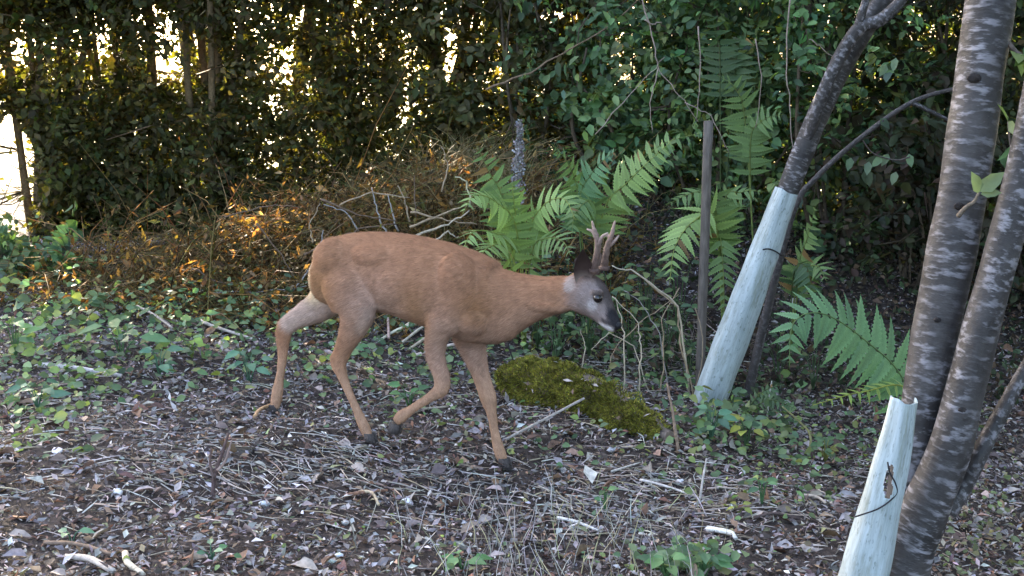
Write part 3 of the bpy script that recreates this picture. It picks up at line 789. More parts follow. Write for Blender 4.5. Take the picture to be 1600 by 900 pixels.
# ------------------------------------------------------------------ trees, shelters, stake
def stem_mesh(path, radii, n=22, k=10, lump=.035):
    """path of 3-D points; Col carries (metres along, sin, cos) so the bark bands run across the stem"""
    P = spline(path, k); r = np.interp(np.linspace(0, 1, len(P)), np.linspace(0, 1, len(radii)), radii)
    t = norm(np.gradient(P, axis=0)); s = np.concatenate([[0], np.cumsum(np.linalg.norm(np.diff(P, axis=0), axis=1))])
    ang = np.arange(n) * 2 * np.pi / n; u = norm(np.cross([0, 1.0, 0], t[0]))
    V, Cc = [], []; ph = rng.random(6) * 6
    for i in range(len(P)):
        u = norm(u - t[i] * np.dot(u, t[i])); w = np.cross(t[i], u)
        rr = r[i] * (1 + lump * (np.sin(2 * ang + ph[0] + s[i] * 5) + .7 * np.sin(3 * ang + ph[1] - s[i] * 9) + .5 * np.sin(s[i] * 23 + ph[2]) + .4 * np.sin(5 * ang + s[i] * 31)))
        V.append(P[i] + np.outer(np.cos(ang) * rr, u) + np.outer(np.sin(ang) * rr, w))
        Cc.append(np.stack([np.full(n, s[i]), np.cos(ang) * .16 + ph[3], np.sin(ang) * .16 + ph[4]], -1))
    K = len(P); m_ = MB()
    F = [(i * n + j, i * n + (j + 1) % n, (i + 1) * n + (j + 1) % n, (i + 1) * n + j) for i in range(K - 1) for j in range(n)]
    m_.add(np.concatenate(V), F, np.concatenate(Cc))
    for ring, c0 in ((0, P[0]), (K - 1, P[-1])):
        m_.add(np.vstack([V[ring], c0]), [(j, (j + 1) % n, n) for j in range(n)], np.vstack([Cc[ring], Cc[ring][:1]]))
    return m_
def leaf_part(name, p, d, nrm, L, W, col, parent, material='leaf', curl=.1):
    m_ = MB().leaves([p], np.array([d], float), np.array([nrm], float), L, W, col, fold=.12, hexa=True, curl=curl)
    return m_.build(name, M[material], parent)

# twin-stemmed young tree on the right
yb = 3.0
tb = at(1395, 985, yb); tb[2] = float(ground(tb[0], tb[1]))
twin = thing('young_tree', 'twin-stemmed young tree with pale-dashed bark rising beside the split shelter', 'tree', tb)
tr1 = [at(1392, 1000, 3.02), at(1402, 900, 3.02), at(1418, 780, 3.03), at(1436, 670, 3.04), at(1455, 560, 3.05), at(1476, 450, 3.06), at(1500, 320, 3.08), at(1526, 150, 3.1), at(1549, 0, 3.12), at(1575, -180, 3.15), at(1600, -420, 3.2), at(1625, -700, 3.3)]
stem_mesh(tr1, np.array([48, 40, 34, 33, 35, 37, 38, 39, 38.5, 35, 29, 21]) * 3.05 / FPX).build('trunk', M['bark'], twin, True)
tr2 = [at(1400, 1000, 2.98), at(1412, 880, 2.97), at(1445, 795, 2.96), at(1482, 705, 2.95), at(1513, 590, 2.95), at(1545, 470, 2.95), at(1578, 350, 2.95), at(1612, 200, 2.95), at(1650, 0, 2.95), at(1700, -300, 2.98), at(1750, -650, 3.0)]
stem_mesh(tr2, np.array([50, 44, 38, 34, 31.5, 29, 27, 25, 22, 18, 12]) * 2.95 / FPX).build('trunk', M['bark'], twin, True)
tr3 = [at(1478, 800, 2.99), at(1508, 755, 3.0), at(1530, 712, 3.0), at(1562, 650, 3.02), at(1602, 578, 3.03), at(1680, 450, 3.05), at(1760, 250, 3.1)]
stem_mesh(tr3, np.array([17, 15, 14, 12.5, 11.5, 9, 5]) * 3.0 / FPX, n=14).build('thin_stem', M['bark'], twin, True)
for x, y, dep, r in ((1522, 122, 3.045, .013), (1499, 322, 3.02, .010), (1505, 640, 2.905, .009), (1465, 500, 3.005, .007)):
    k = MB(); v, f = ball(at(x, y, dep), r, 12, 8, (1.35, .5, .8)); k.add(np.array(v) + rng.normal(0, r * .07, (len(v), 3)), f, (.03, .024, .022)); k.build('knot', M['twig'], twin, True)
sprout = MB().tube(spline([at(1497, 338, 2.96), at(1508, 325, 2.945), at(1522, 315, 2.935), at(1530, 300, 2.93)], 4), np.linspace(.006, .003, 13), 7, (.15, .12, .09)).build('sprout', M['twig'], twin, True)
for a, b, w in (((1530, 303), (1520, 268), .034), ((1530, 300), (1570, 268), .040), ((1532, 303), (1566, 300), .026)):
    A, B = at(*a, 2.93), at(*b, 2.92)
    leaf_part('leaf', A, B - A, (.1, -.9, .5), np.linalg.norm(B - A), w, (.16, .20, .10), sprout)
# branches and leaves above and at the edge of the frame
for (a, b, c_) in (((1545, 30), (1600, 90), (1640, 60)), ((1600, -60), (1560, -200), (1480, -260)), ((1600, 380), (1590, 330), (1575, 190))):
    pts = spline([at(*a, 3.12), at(*b, 3.05), at(*c_, 3.0)], 4)
    bo_ = MB().tube(pts, np.linspace(.008, .002, len(pts)), 6, (.13, .1, .08)).build('twig', M['twig'], twin, True)
    for q in range(7):
        p = pts[rng.integers(2, len(pts))]; d = rdir(1)[0] + np.array([0, -.2, -.3])
        leaf_part('leaf', p, d, rdir(1, .8)[0], rng.uniform(.045, .07), rng.uniform(.03, .042), pick(GREEN, 1)[0] * 1.3, bo_)

def shelter(path, radii, name, label, a0, a1, holes=(), ytilt=0.0, n=64, k=26, extra=0.0):
    """thin plastic tube; a0..a1 is the arc it covers (radians, 0 = +X, -pi/2 = towards the camera side)"""
    P = spline(path, k); r = np.interp(np.linspace(0, 1, len(P)), np.linspace(0, 1, len(radii)), radii)
    t = norm(np.gradient(P, axis=0)); s = np.concatenate([[0], np.cumsum(np.linalg.norm(np.diff(P, axis=0), axis=1))])
    closed = abs(a1 - a0) > 6.28
    ang = np.linspace(a0, a1, n, endpoint=not closed); K = len(P)
    V, Cc = [], []
    for layer in (0, .003):
        for i in range(K):
            u = norm(np.array([1.0, 0, 0]) - t[i] * t[i][0]); w = np.cross(t[i], u)
            rr = r[i] - layer + .0015 * np.sin(ang * 5 + s[i] * 6) + .001 * np.sin(s[i] * 30 + ang * 2)
            q = P[i] + np.outer(np.cos(ang) * rr, u) + np.outer(np.sin(ang) * rr, w)
            if i == K - 1: q = q + np.outer(.005 * np.sin(ang * 2 + 1) + .0015 * np.sin(ang * 5), t[i])
            V.append(q)
            Cc.append(np.stack([np.full(n, s[i]), np.cos(ang) * .16, np.sin(ang) * .16], -1))
    V = np.concatenate(V); Cc = np.concatenate(Cc)
    def cut(i, j):
        for si, aj, ds, da in holes:
            if ((s[i] - si) / ds) ** 2 + ((ang[j] - aj) / da) ** 2 < 1: return True
        return False
    F = []; o_ = K * n; m = n if closed else n - 1
    keep = {(i, j) for i in range(K - 1) for j in range(m) if not cut(i, j)}
    for (i, j) in keep:
        a, b, c_, d = i * n + j, i * n + (j + 1) % n, (i + 1) * n + (j + 1) % n, (i + 1) * n + j
        F.append((a, b, c_, d)); F.append((o_ + d, o_ + c_, o_ + b, o_ + a))
        for (ni, nj, e0, e1) in ((i - 1, j, a, b), (i + 1, j, d, c_), (i, (j - 1) % n if closed else j - 1, a, d), (i, (j + 1) % n if closed else j + 1, b, c_)):
            if (ni, nj) not in keep: F.append((e0, e1, o_ + e1, o_ + e0))
    base = P[0].copy()
    o = thing(name, label, 'tree shelter', base, 'tree shelters')
    m_ = MB(); m_.add(V, F, Cc); m_.build('sleeve', M['plastic'], o, True)
    return o, P, r, s
# split shelter in front of the twin stems
sh1 = [at(1322, 1010, 2.92), at(1350, 900, 2.90), at(1366, 830, 2.895), at(1384, 755, 2.89), at(1399, 690, 2.89), at(1412, 624, 2.89)]
for q in sh1[:1]: q[2] = float(ground(q[0], q[1])) - .01
o1, SP, SR, SS = shelter(sh1, np.array([44, 39.5, 35, 30.5, 26, 21.5]) * 2.9 / FPX, 'tree_shelter', 'split pale plastic tree shelter with a torn hole beside the twin stems', R(-235), R(15), holes=((.45, R(-106), .036, .2), (.425, R(-98), .02, .2)))
tie = [at(1334, 808, 2.865), at(1350, 803, 2.848), at(1372, 795, 2.84), at(1390, 783, 2.842), at(1401, 770, 2.85), at(1399, 755, 2.846), at(1390, 738, 2.842), at(1387, 722, 2.842)]
MB().tube(spline(tie, 5), .0021, 6, (.03, .028, .03)).build('tie', M['twig'], o1, True)
# leaning young tree in its shelter
yb2 = 5.2
fb = at(1112, 618, yb2); fb[2] = float(ground(fb[0], fb[1]))
lean = thing('leaning_tree', 'slanting young tree with grey dashed bark growing out of a whole shelter', 'tree', fb)
tp = [at(1108, 625, 5.2), at(1140, 540, 5.2), at(1190, 410, 5.2), at(1233, 292, 5.2), at(1262, 218, 5.2), at(1292, 150, 5.2), at(1322, 92, 5.2), at(1350, 45, 5.2), at(1384, -10, 5.2), at(1430, -120, 5.25), at(1480, -300, 5.3), at(1540, -520, 5.4)]
stem_mesh(tp, np.array([20, 18, 17, 17, 18, 17.5, 17, 16, 15, 13, 11, 7]) * 5.2 / FPX, n=16).build('trunk', M['bark'], lean, True)
b1 = [at(1262, 215, 5.17), at(1278, 168, 5.13), at(1298, 118, 5.11), at(1322, 72, 5.10), at(1345, 42, 5.09), at(1372, 33, 5.08), at(1398, 12, 5.07), at(1420, -20, 5.06), at(1460, -120, 5.0)]
stem_mesh(b1, np.array([9, 10, 10, 10.5, 11, 10, 9, 8, 4]) * 5.1 / FPX, n=12).build('branch', M['bark'], lean, True)
b2 = [at(1340, 46, 5.09), at(1347, 20, 5.08), at(1354, -5, 5.08), at(1365, -80, 5.05)]
stem_mesh(b2, np.array([8, 7, 6, 3]) * 5.1 / FPX, n=10).build('branch', M['bark'], lean, True)
sh2 = [at(1106, 632, 5.18), at(1128, 572, 5.17), at(1152, 508, 5.17), at(1180, 432, 5.17), at(1205, 365, 5.18), at(1229, 299, 5.19)]
sh2[0][2] = float(ground(sh2[0][0], sh2[0][1])) - .01
o2, _, _, _ = shelter(sh2, np.array([26.5, 27, 27, 24.5, 22, 18.5]) * 5.18 / FPX, 'tree_shelter', 'whole pale plastic tree shelter around the slanting young tree', 0, 2 * math.pi)
MB().tube(spline([at(1192, 390, 5.11), at(1201, 389, 5.10), at(1212, 393, 5.105), at(1222, 400, 5.13)], 4), .0035, 6, (.02, .02, .022)).build('tie', M['twig'], o2, True)
# thin dark sapling bent over behind the shelter
sb = at(1165, 615, 5.42); sb[2] = float(ground(sb[0], sb[1])) - .02
sap = thing('bent_sapling', 'thin dark bent sapling leaning across the hollow behind the slanting tree', 'sapling', sb)
spts = [sb, at(1200, 480, 5.4), at(1240, 330, 5.38), at(1275, 278, 5.38), at(1345, 215, 5.38), at(1425, 160, 5.4), at(1500, 137, 5.42), at(1560, 128, 5.45)]
stem_mesh(spts, np.array([8, 7, 5.5, 4.5, 4, 3.6, 3, 2]) * 5.4 / FPX, n=10).build('stem', M['dark_bark'], sap, True)
stem_mesh([at(1425, 160, 5.4), at(1458, 176, 5.39), at(1492, 192, 5.38)], np.array([4, 3.2, 2]) * 5.4 / FPX, n=8).build('branch', M['bark'], sap, True)
for (x, y) in ((1330, 246), (1358, 252), (1378, 245), (1400, 268), (1388, 240), (1400, 90), (1385, 100), (1375, 185), (1420, 240)):
    A = at(x, y, 5.38); leaf_part('leaf', A, np.array([rng.normal(0, .5), -.2, -1]), (rng.normal(0, .4), -1, .3), .06, .036, pick([(.16, .22, .14)], 1)[0], sap)
MB().tube(spline([at(1345, 215, 5.38), at(1365, 240, 5.37), at(1400, 250, 5.37), at(1422, 245, 5.37)], 4), .003, 6, (.1, .08, .07)).build('twig', M['twig'], sap, True)
# wooden stake
kb = at(1094, 586, 5.45); kb[2] = float(ground(kb[0], kb[1])) - .03
kt = at(1107, 190, 5.5)
stk = MB(); hw = .0185; ax = norm(kt - kb); V = []
SCN = 9
for i in range(SCN):
    c = kb + (kt - kb) * i / (SCN - 1)
    for sx, sy in ((-1, -1), (1, -1), (1, 1), (-1, 1)):
        V.append(c + np.array([sx * (hw + rng.normal(0, .0012)), sy * (hw * .8 + rng.normal(0, .0012)), (rng.normal(0, .004) if i == SCN - 1 else 0)]))
F = [(i * 4 + j, i * 4 + (j + 1) % 4, (i + 1) * 4 + (j + 1) % 4, (i + 1) * 4 + j) for i in range(SCN - 1) for j in range(4)] + [((SCN - 1) * 4, (SCN - 1) * 4 + 1, (SCN - 1) * 4 + 2, (SCN - 1) * 4 + 3)]
stk.add(V, F, (.13, .108, .09))
so = stk.build('wooden_stake', M['wood'], origin=kb)
tag(so, 'grey weathered square wooden stake standing among the ferns', 'stake')

# ------------------------------------------------------------------ mossy log
la, lb = hit(796, 606), hit(1046, 690)
lc = (la + lb) / 2
log = thing('mossy_log', 'short fallen log covered in yellow-green moss behind the walking deer', 'log', lc)
lax = norm(lb - la); perp = norm(np.cross([0, 0, 1.0], lax)); n = 26; V, Cc = [], []
NS = 34
def log_r(t): return .092 * (1 - .25 * t) * (.75 + .25 * math.sin(math.pi * min(1, .15 + t))) * (1 - .55 * float(smooth(.8, 1.0, t)) - .4 * float(smooth(.08, 0, t)))
for i in range(NS):
    t = i / (NS - 1); c = la + (lb - la) * t; r = log_r(t); c = np.array([c[0], c[1], float(ground(c[0], c[1])) + r * .62])
    for j in range(n):
        a = 2 * math.pi * j / n; rr = r * (1 + .06 * math.sin(3 * a + 7 * t) + .05 * math.sin(14 * t + a) + rng.normal(0, .015))
        V.append(c + perp * math.cos(a) * rr * 1.15 + np.array([0, 0, 1.0]) * math.sin(a) * rr)
F = [(i * n + j, i * n + (j + 1) % n, (i + 1) * n + (j + 1) % n, (i + 1) * n + j) for i in range(NS - 1) for j in range(n)]
lm = MB(); lm.add(V, F, (.15, .115, .095))
for i in (0, NS - 1): lm.add(np.vstack([np.array(V[i * n:(i + 1) * n]), np.mean(V[i * n:(i + 1) * n], 0)]), [(j, (j + 1) % n, n) for j in range(n)], (.20, .15, .12))
lm.build('wood', M['wood'], log, True)
# moss: many tiny upright shoots over the top and the near side
NM = 60000
tt = rng.random(NM) * .97; aa = rng.uniform(-.1, 1.4, NM) * math.pi
keep = (tt < .5) | (np.cos(aa) < -.15 + .25 * np.sin(tt * 31)) | (rng.random(NM) < .10)
tt, aa = tt[keep], aa[keep]; NM = len(tt)
cx = la[0] + (lb[0] - la[0]) * tt; cy = la[1] + (lb[1] - la[1]) * tt; rr = np.array([log_r(t) for t in tt])
cz = ground(cx, cy) + rr * .62
side_ = -perp if perp[1] > 0 else perp             # towards the clearing
out = np.outer(np.cos(aa), -side_) + np.outer(np.sin(aa), [0, 0, 1.0])
lumps = .010 * np.sin(tt * 26 + aa * 2) + .010 * np.sin(tt * 47 - aa * 3) + .008 * np.sin(aa * 5 + tt * 13)
pp = np.stack([cx, cy, cz], -1) + (np.outer(np.cos(aa) * 1.15, -side_) + np.outer(np.sin(aa), [0, 0, 1.0])) * (rr * 1.04 + .007 + np.maximum(lumps, -.004))[:, None]
mo = MB().leaves(pp - out * .004, out * 1.0 + rdir(NM) * .9, rdir(NM), rng.uniform(.008, .019, NM), rng.uniform(.003, .006, NM),
                 pick([(.21, .195, .03), (.17, .165, .028), (.27, .24, .04), (.12, .12, .025), (.13, .10, .04)], NM, .25) * (1.0 + .42 * np.sin(tt * 19 + 2 * np.sin(aa * 3)) * np.sin(aa * 4 + tt * 11))[:, None].clip(.5, 1.45))
tag(mo.build('moss', M['moss'], log), kind='stuff')

ND = 80
k_ = rng.integers(0, NM, ND)
dbm = MB().leaves(pp[k_] + out[k_] * .012, rdir(ND) * np.array([1, 1, .3]), out[k_] + rdir(ND) * .3, rng.uniform(.015, .045, ND), rng.uniform(.008, .02, ND), pick([(.22, .15, .10), (.12, .08, .06), (.33, .28, .24)], ND, .2), fold=.2)
tag(dbm.build('debris', M['litter'], log), kind='stuff')
# ------------------------------------------------------------------ ferns
def pinna_mesh(L, lobes=9, wide=.17, col=(.09, .16, .06)):
    """one feathered leaflet along +X, drooping: toothed outline with a midrib fold; built once and shared"""
    V, F, Cc = [], [], []
    for i in range(lobes * 2 + 1):
        t = i / (lobes * 2); w = L * wide * (math.sin(math.pi * min(1, .22 + .78 * t)) ** .7) * (1 - .75 * t)
        if i % 2: w *= .66
        z = -.16 * L * t * t
        V += [(L * t, 0, z - .006), (L * t + w * .45, w, z), (L * t + w * .45, -w, z)]
        sh = 1 + .2 * (i % 2 == 0)
        Cc += [np.array(col) * .8, np.array(col) * sh, np.array(col) * sh]
    V.append((L * 1.03, 0, -.17 * L)); Cc.append(np.array(col))
    for i in range(lobes * 2):
        a, b = i * 3, (i + 1) * 3
        F += [(a, b, b + 1), (a, b + 1, a + 1), (a, a + 2, b + 2), (a, b + 2, b)]
    m_ = MB(); m_.add(V, F, np.array(Cc))
    return m_.mesh('pinna', M['fern'])
FCOL = {'lit': (.22, .31, .10), 'mid': (.14, .215, .075), 'dim': (.06, .105, .045), 'lime': (.24, .31, .075), 'blue': (.12, .22, .105), 'dead': (.20, .12, .045)}  # lit, mid and dim: one green at three light levels, painted in
PM = {}
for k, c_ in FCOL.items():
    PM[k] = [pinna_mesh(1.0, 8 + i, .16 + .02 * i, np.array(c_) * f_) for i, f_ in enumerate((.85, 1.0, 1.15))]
def frond(parent, path, plen, npair, shade, face, taper=1.0):
    """path: 3-D points stalk foot -> tip; face: direction the blade looks"""
    P = spline(path, 10); K = len(P)
    L = np.concatenate([[0], np.cumsum(np.linalg.norm(np.diff(P, axis=0), axis=1))]); T = norm(np.gradient(P, axis=0))
    fr = MB().tube(P, np.linspace(.0042, .0012, K), 5, np.array(FCOL[shade]) * np.array([1.1, .9, .7])).build('frond', M['fern'], parent, True, origin=P[0])
    npair = int(npair * .8); t0 = .85 * L[10] / L[-1]
    for i in range(npair):
        t = t0 + (1 - t0) * (i / npair) ** .95
        s = t * L[-1]; q = np.array([np.interp(s, L, P[:, a]) for a in range(3)]); tg = norm(np.array([np.interp(s, L, T[:, a]) for a in range(3)]))
        f = norm(face - tg * np.dot(face, tg)); sd = np.cross(tg, f)
        u_ = (i / npair); prof = (math.sin(math.pi * min(1.0, .30 + .70 * u_)) ** .8) * taper + (1 - taper) * (1 - u_)
        for sg in (-1, 1):
            X = norm(sd * sg + tg * (.42 + rng.normal(0, .06)) + np.array([0, 0, -.30]) + rng.normal(0, .09, 3)); Z = norm(f - X * np.dot(f, X)); Yv = np.cross(Z, X)
            sc = max(.012, plen * prof * rng.uniform(.9, 1.08))
            worn = 'group' in parent
            if worn and rng.random() < .05: continue
            o = bpy.data.objects.new('pinna', PM['dead' if worn and rng.random() < .025 else shade][rng.integers(3)])
            C.objects.link(o); o.parent = fr
            mtx = np.eye(4); mtx[:3, 0], mtx[:3, 1], mtx[:3, 2] = X * sc, Yv * sc, Z * sc; mtx[:3, 3] = q - P[0]
            o.matrix_local = Matrix(mtx.tolist())
    return fr
def fern(label, foot, fronds, Y, group='ferns on the bank'):
    b = at(*foot, Y); b[2] = float(ground(b[0], b[1])) - .01
    o = thing('fern', label, 'fern', b, group)
    for (pts, dy, plen, npair, shade, face) in fronds:
        path = [b] + [at(x, y, Y + dy * (i + 1) / len(pts)) for i, (x, y) in enumerate(pts)]
        frond(o, path, (plen if group is None else plen * .8) * Y / FPX, npair, shade, np.array(face, float) + rng.normal(0, .22, 3))
    return o
CF = (-.15, -.8, .8)        # blade turned to the clearing and the sky
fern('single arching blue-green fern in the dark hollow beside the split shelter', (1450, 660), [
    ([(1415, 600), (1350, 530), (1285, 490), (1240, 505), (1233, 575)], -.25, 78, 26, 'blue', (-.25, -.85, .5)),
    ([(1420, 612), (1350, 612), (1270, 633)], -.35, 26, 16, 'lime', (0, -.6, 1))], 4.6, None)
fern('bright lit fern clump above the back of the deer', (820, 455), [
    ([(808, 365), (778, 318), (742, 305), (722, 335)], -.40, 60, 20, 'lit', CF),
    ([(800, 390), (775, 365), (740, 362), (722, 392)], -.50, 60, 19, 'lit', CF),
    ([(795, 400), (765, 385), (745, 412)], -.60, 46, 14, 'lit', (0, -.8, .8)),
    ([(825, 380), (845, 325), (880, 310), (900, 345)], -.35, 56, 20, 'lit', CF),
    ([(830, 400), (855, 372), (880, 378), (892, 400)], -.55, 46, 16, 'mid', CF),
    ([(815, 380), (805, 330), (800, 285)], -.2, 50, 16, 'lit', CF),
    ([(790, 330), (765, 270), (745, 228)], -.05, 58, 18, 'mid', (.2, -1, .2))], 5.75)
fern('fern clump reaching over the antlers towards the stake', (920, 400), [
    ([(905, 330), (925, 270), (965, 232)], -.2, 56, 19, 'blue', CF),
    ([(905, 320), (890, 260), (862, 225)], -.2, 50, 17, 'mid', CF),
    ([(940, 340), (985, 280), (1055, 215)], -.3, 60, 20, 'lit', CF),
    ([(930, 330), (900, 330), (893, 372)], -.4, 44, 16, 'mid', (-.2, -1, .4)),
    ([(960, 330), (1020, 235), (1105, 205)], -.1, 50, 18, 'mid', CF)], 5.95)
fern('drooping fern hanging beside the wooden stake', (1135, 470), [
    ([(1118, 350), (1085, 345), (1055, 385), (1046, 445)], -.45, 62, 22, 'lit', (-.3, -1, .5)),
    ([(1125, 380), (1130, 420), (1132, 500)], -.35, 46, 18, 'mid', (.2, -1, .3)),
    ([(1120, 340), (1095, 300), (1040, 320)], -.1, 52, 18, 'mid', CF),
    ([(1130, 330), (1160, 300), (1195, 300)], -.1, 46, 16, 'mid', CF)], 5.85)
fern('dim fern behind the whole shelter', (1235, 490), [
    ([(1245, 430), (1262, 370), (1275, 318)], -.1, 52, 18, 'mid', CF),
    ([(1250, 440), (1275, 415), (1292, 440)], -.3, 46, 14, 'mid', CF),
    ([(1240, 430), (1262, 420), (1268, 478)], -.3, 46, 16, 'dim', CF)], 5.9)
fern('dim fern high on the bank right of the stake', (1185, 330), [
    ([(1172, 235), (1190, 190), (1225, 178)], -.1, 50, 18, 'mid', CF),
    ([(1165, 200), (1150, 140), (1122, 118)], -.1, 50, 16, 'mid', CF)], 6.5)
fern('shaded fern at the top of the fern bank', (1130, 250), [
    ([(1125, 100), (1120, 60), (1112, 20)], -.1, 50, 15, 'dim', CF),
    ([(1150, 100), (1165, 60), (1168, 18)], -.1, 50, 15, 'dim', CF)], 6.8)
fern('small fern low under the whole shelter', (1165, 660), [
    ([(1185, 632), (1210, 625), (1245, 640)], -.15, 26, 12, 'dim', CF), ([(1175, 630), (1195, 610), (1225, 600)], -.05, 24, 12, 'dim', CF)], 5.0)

# ------------------------------------------------------------------ grey dried seed spike
def spike(foot, top, Y, label):
    b = at(*foot, Y); b[2] = float(ground(b[0], b[1])) - .01; t = at(*top, Y)
    o = thing('seed_spike', label, 'dead plant', b)
    pts = spline([b, (b + t) / 2 + [.01, 0, 0], t], 8)
    MB().tube(pts, np.linspace(.006, .002, len(pts)), 6, (.22, .19, .17)).build('stalk', M['straw'], o, True)
    N = 900; u = rng.random(N) ** .8; q = (b + (t - b) * .45)[None] + (t - (b + (t - b) * .45))[None] * u[:, None]
    rad = .042 * (1 - u) + .010; rad = rad * (1 + .35 * np.sin(u * 34))
    a = rng.random(N) * 6.28; rr = rad * np.sqrt(rng.random(N))
    q = q + np.stack([np.cos(a) * rr, np.sin(a) * rr, rng.normal(0, .008, N)], -1)
    MB().leaves(q, rdir(N, .3), rdir(N), .016, .011, pick([(.26, .25, .25), (.34, .32, .32), (.18, .16, .16)], N, .2)).build('seed_head', M['litter'], o)
spike((800, 400), (812, 192), 6.0, 'grey dried seed spike standing behind the bright fern clump')

# ------------------------------------------------------------------ individual dry stems and sticks
def stem(name, label, cat, pts, Y, r, col, group, foot_on_ground=False, mat_='straw', n=6):
    ys = Y if isinstance(Y, (list, tuple)) else [Y] * len(pts)
    P = np.array([at(x, y, yy) for (x, y), yy in zip(pts, ys)])
    if foot_on_ground: P[0, 2] = float(ground(P[0, 0], P[0, 1])) - .012
    S = np.concatenate([P[i] + (P[i + 1] - P[i]) * np.arange(5)[:, None] / 5 for i in range(len(P) - 1)] + [P[-1:]])
    S = .82 * S + .18 * spline(P, 5) + rng.normal(0, .003, S.shape)
    o = MB().tube(S, np.linspace(r * .85, r * .4, len(S)), n, col, wob=.1).build(name, M[mat_], smooth_=True, origin=P[0])
    return tag(o, label, cat, group)
PALE, TAN, BRN, GRY = (.44, .36, .26), (.30, .22, .14), (.13, .085, .055), (.27, .24, .215)
G1 = 'dry canes in front of the deer'
for pts, Y, r, c_ in (([(1078, 570), (1060, 476), (985, 421), (958, 418)], [5.3, 5.25, 5.2, 5.15], .006, PALE),
                      ([(1085, 600), (1062, 530), (1058, 478), (1010, 440)], [5.25, 5.2, 5.2, 5.2], .005, TAN),
                      ([(1000, 600), (1000, 540), (998, 505), (960, 465)], [5.2, 5.2, 5.2, 5.2], .004, PALE),
                      ([(1030, 610), (1038, 550), (1035, 500), (1060, 450)], [5.3, 5.3, 5.3, 5.35], .004, TAN),
                      ([(975, 595), (975, 530), (970, 490), (958, 462)], [5.15, 5.15, 5.15, 5.15], .004, PALE),
                      ([(1045, 590), (1030, 520), (1000, 470), (975, 455)], [5.4, 5.4, 5.4, 5.4], .0035, GRY),
                      ([(940, 600), (960, 545), (1000, 505), (1060, 460)], [5.4, 5.4, 5.4, 5.45], .0035, TAN),
                      ([(1015, 600), (990, 540), (950, 520), (925, 545)], [5.3, 5.3, 5.25, 5.2], .0035, PALE),
                      ([(905, 590), (915, 545), (908, 515)], [5.35, 5.35, 5.35], .004, PALE),
                      ([(1085, 610), (1100, 540), (1088, 480)], [5.3, 5.3, 5.3], .0035, TAN)):
    stem('dry_cane', 'bare pale bramble cane in the tangle between the deer and the stake', 'stem', pts, Y, r, c_, G1, True)
G2 = 'bare stems hanging above the ferns'
for pts, r in (([(1000, -20), (1022, 75), (1030, 110), (1062, 150), (1092, 190)], .0045), ([(1090, 40), (1095, 110), (1088, 190)], .0045), ([(1030, 105), (1016, 160), (1020, 210)], .004),
               ([(1008, 30), (1020, 38), (1035, 34)], .005), ([(1235, -10), (1228, 100), (1235, 180), (1240, 262)], .005), ([(1070, 160), (1110, 180), (1140, 240)], .004), ([(1265, 60), (1285, 75), (1310, 95)], .004),
               ([(930, 210), (1000, 130), (1040, 90)], .0035), ([(1180, 60), (1190, 120), (1180, 200)], .004)):
    stem('hanging_stem', 'bare thin climbing stem hanging before the shrubs above the ferns', 'stem', pts, 6.4, r, (.26, .20, .16), G2)
stem('leaning_branch', 'long thin branch slanting up across the dark hedge', 'branch', [(760, 140), (830, 112), (890, 78), (960, 35), (1010, -15)], 7.4, .008, (.19, .13, .085), None, mat_='twig')
G3 = 'dead stems standing in the bracken heap'
for pts, r, c_ in (([(604, 366), (590, 330), (580, 292)], .007, GRY), ([(622, 362), (612, 330), (606, 305)], .006, GRY), ([(640, 345), (632, 310), (622, 290)], .006, TAN), ([(490, 380), (484, 350), (500, 318)], .005, TAN),
                   ([(650, 340), (648, 300), (648, 275)], .005, BRN), ([(735, 320), (730, 285), (712, 276)], .006, (.45, .40, .25)),
                   ([(560, 360), (540, 330), (505, 320)], .005, GRY), ([(690, 300), (700, 260), (690, 230)], .005, TAN)):
    stem('dead_stalk', 'upright dead stalk poking out of the brown bracken heap', 'stem', pts, 6.35, r, c_, G3, False)
G4 = 'fallen sticks lying on the bracken heap'
for pts, r, c_ in (([(325, 458), (400, 456), (480, 448)], .006, GRY), ([(475, 398), (520, 375), (560, 358), (620, 350)], .008, BRN), ([(440, 470), (470, 440), (495, 400), (505, 360)], .006, GRY), ([(420, 465), (450, 450), (485, 440)], .006, TAN),
                   ([(400, 350), (440, 400), (470, 450)], .006, BRN), ([(640, 355), (690, 335), (735, 318)], .008, TAN), ([(650, 368), (700, 350), (735, 330)], .008, PALE), ([(665, 385), (700, 362), (715, 372)], .007, PALE), ([(640, 330), (700, 345), (745, 350)], .006, TAN),
                   ([(300, 420), (340, 440), (400, 445)], .006, BRN), ([(500, 310), (560, 335), (620, 345)], .007, BRN), ([(530, 320), (580, 300), (640, 310)], .006, TAN), ([(350, 340), (420, 320), (470, 325)], .005, BRN)):
    stem('fallen_stick', 'bare stick lying across the brown bracken heap', 'stick', pts, 6.2, r, c_, G4, False, mat_='twig')
G5 = 'pale cut sticks under the deer'
for a, b in (((628, 546), (688, 512)), ((640, 556), (700, 528)), ((596, 540), (650, 522)), ((606, 500), (608, 545)), ((660, 540), (720, 545)), ((620, 530), (680, 498)), ((650, 565), (735, 552))):
    A, B = hit(*a), hit(*b); A[2] += .03; B[2] += .05
    tag(MB().tube(spline([A, (A + B) / 2 + [0, 0, .01], B], 4), .0065, 6, pick([PALE, (.6, .52, .42)], 1)[0], wob=.05).build('cut_stick', M['straw'], origin=A), 'pale cut stick on the ground seen under the belly of the deer', 'stick', G5)
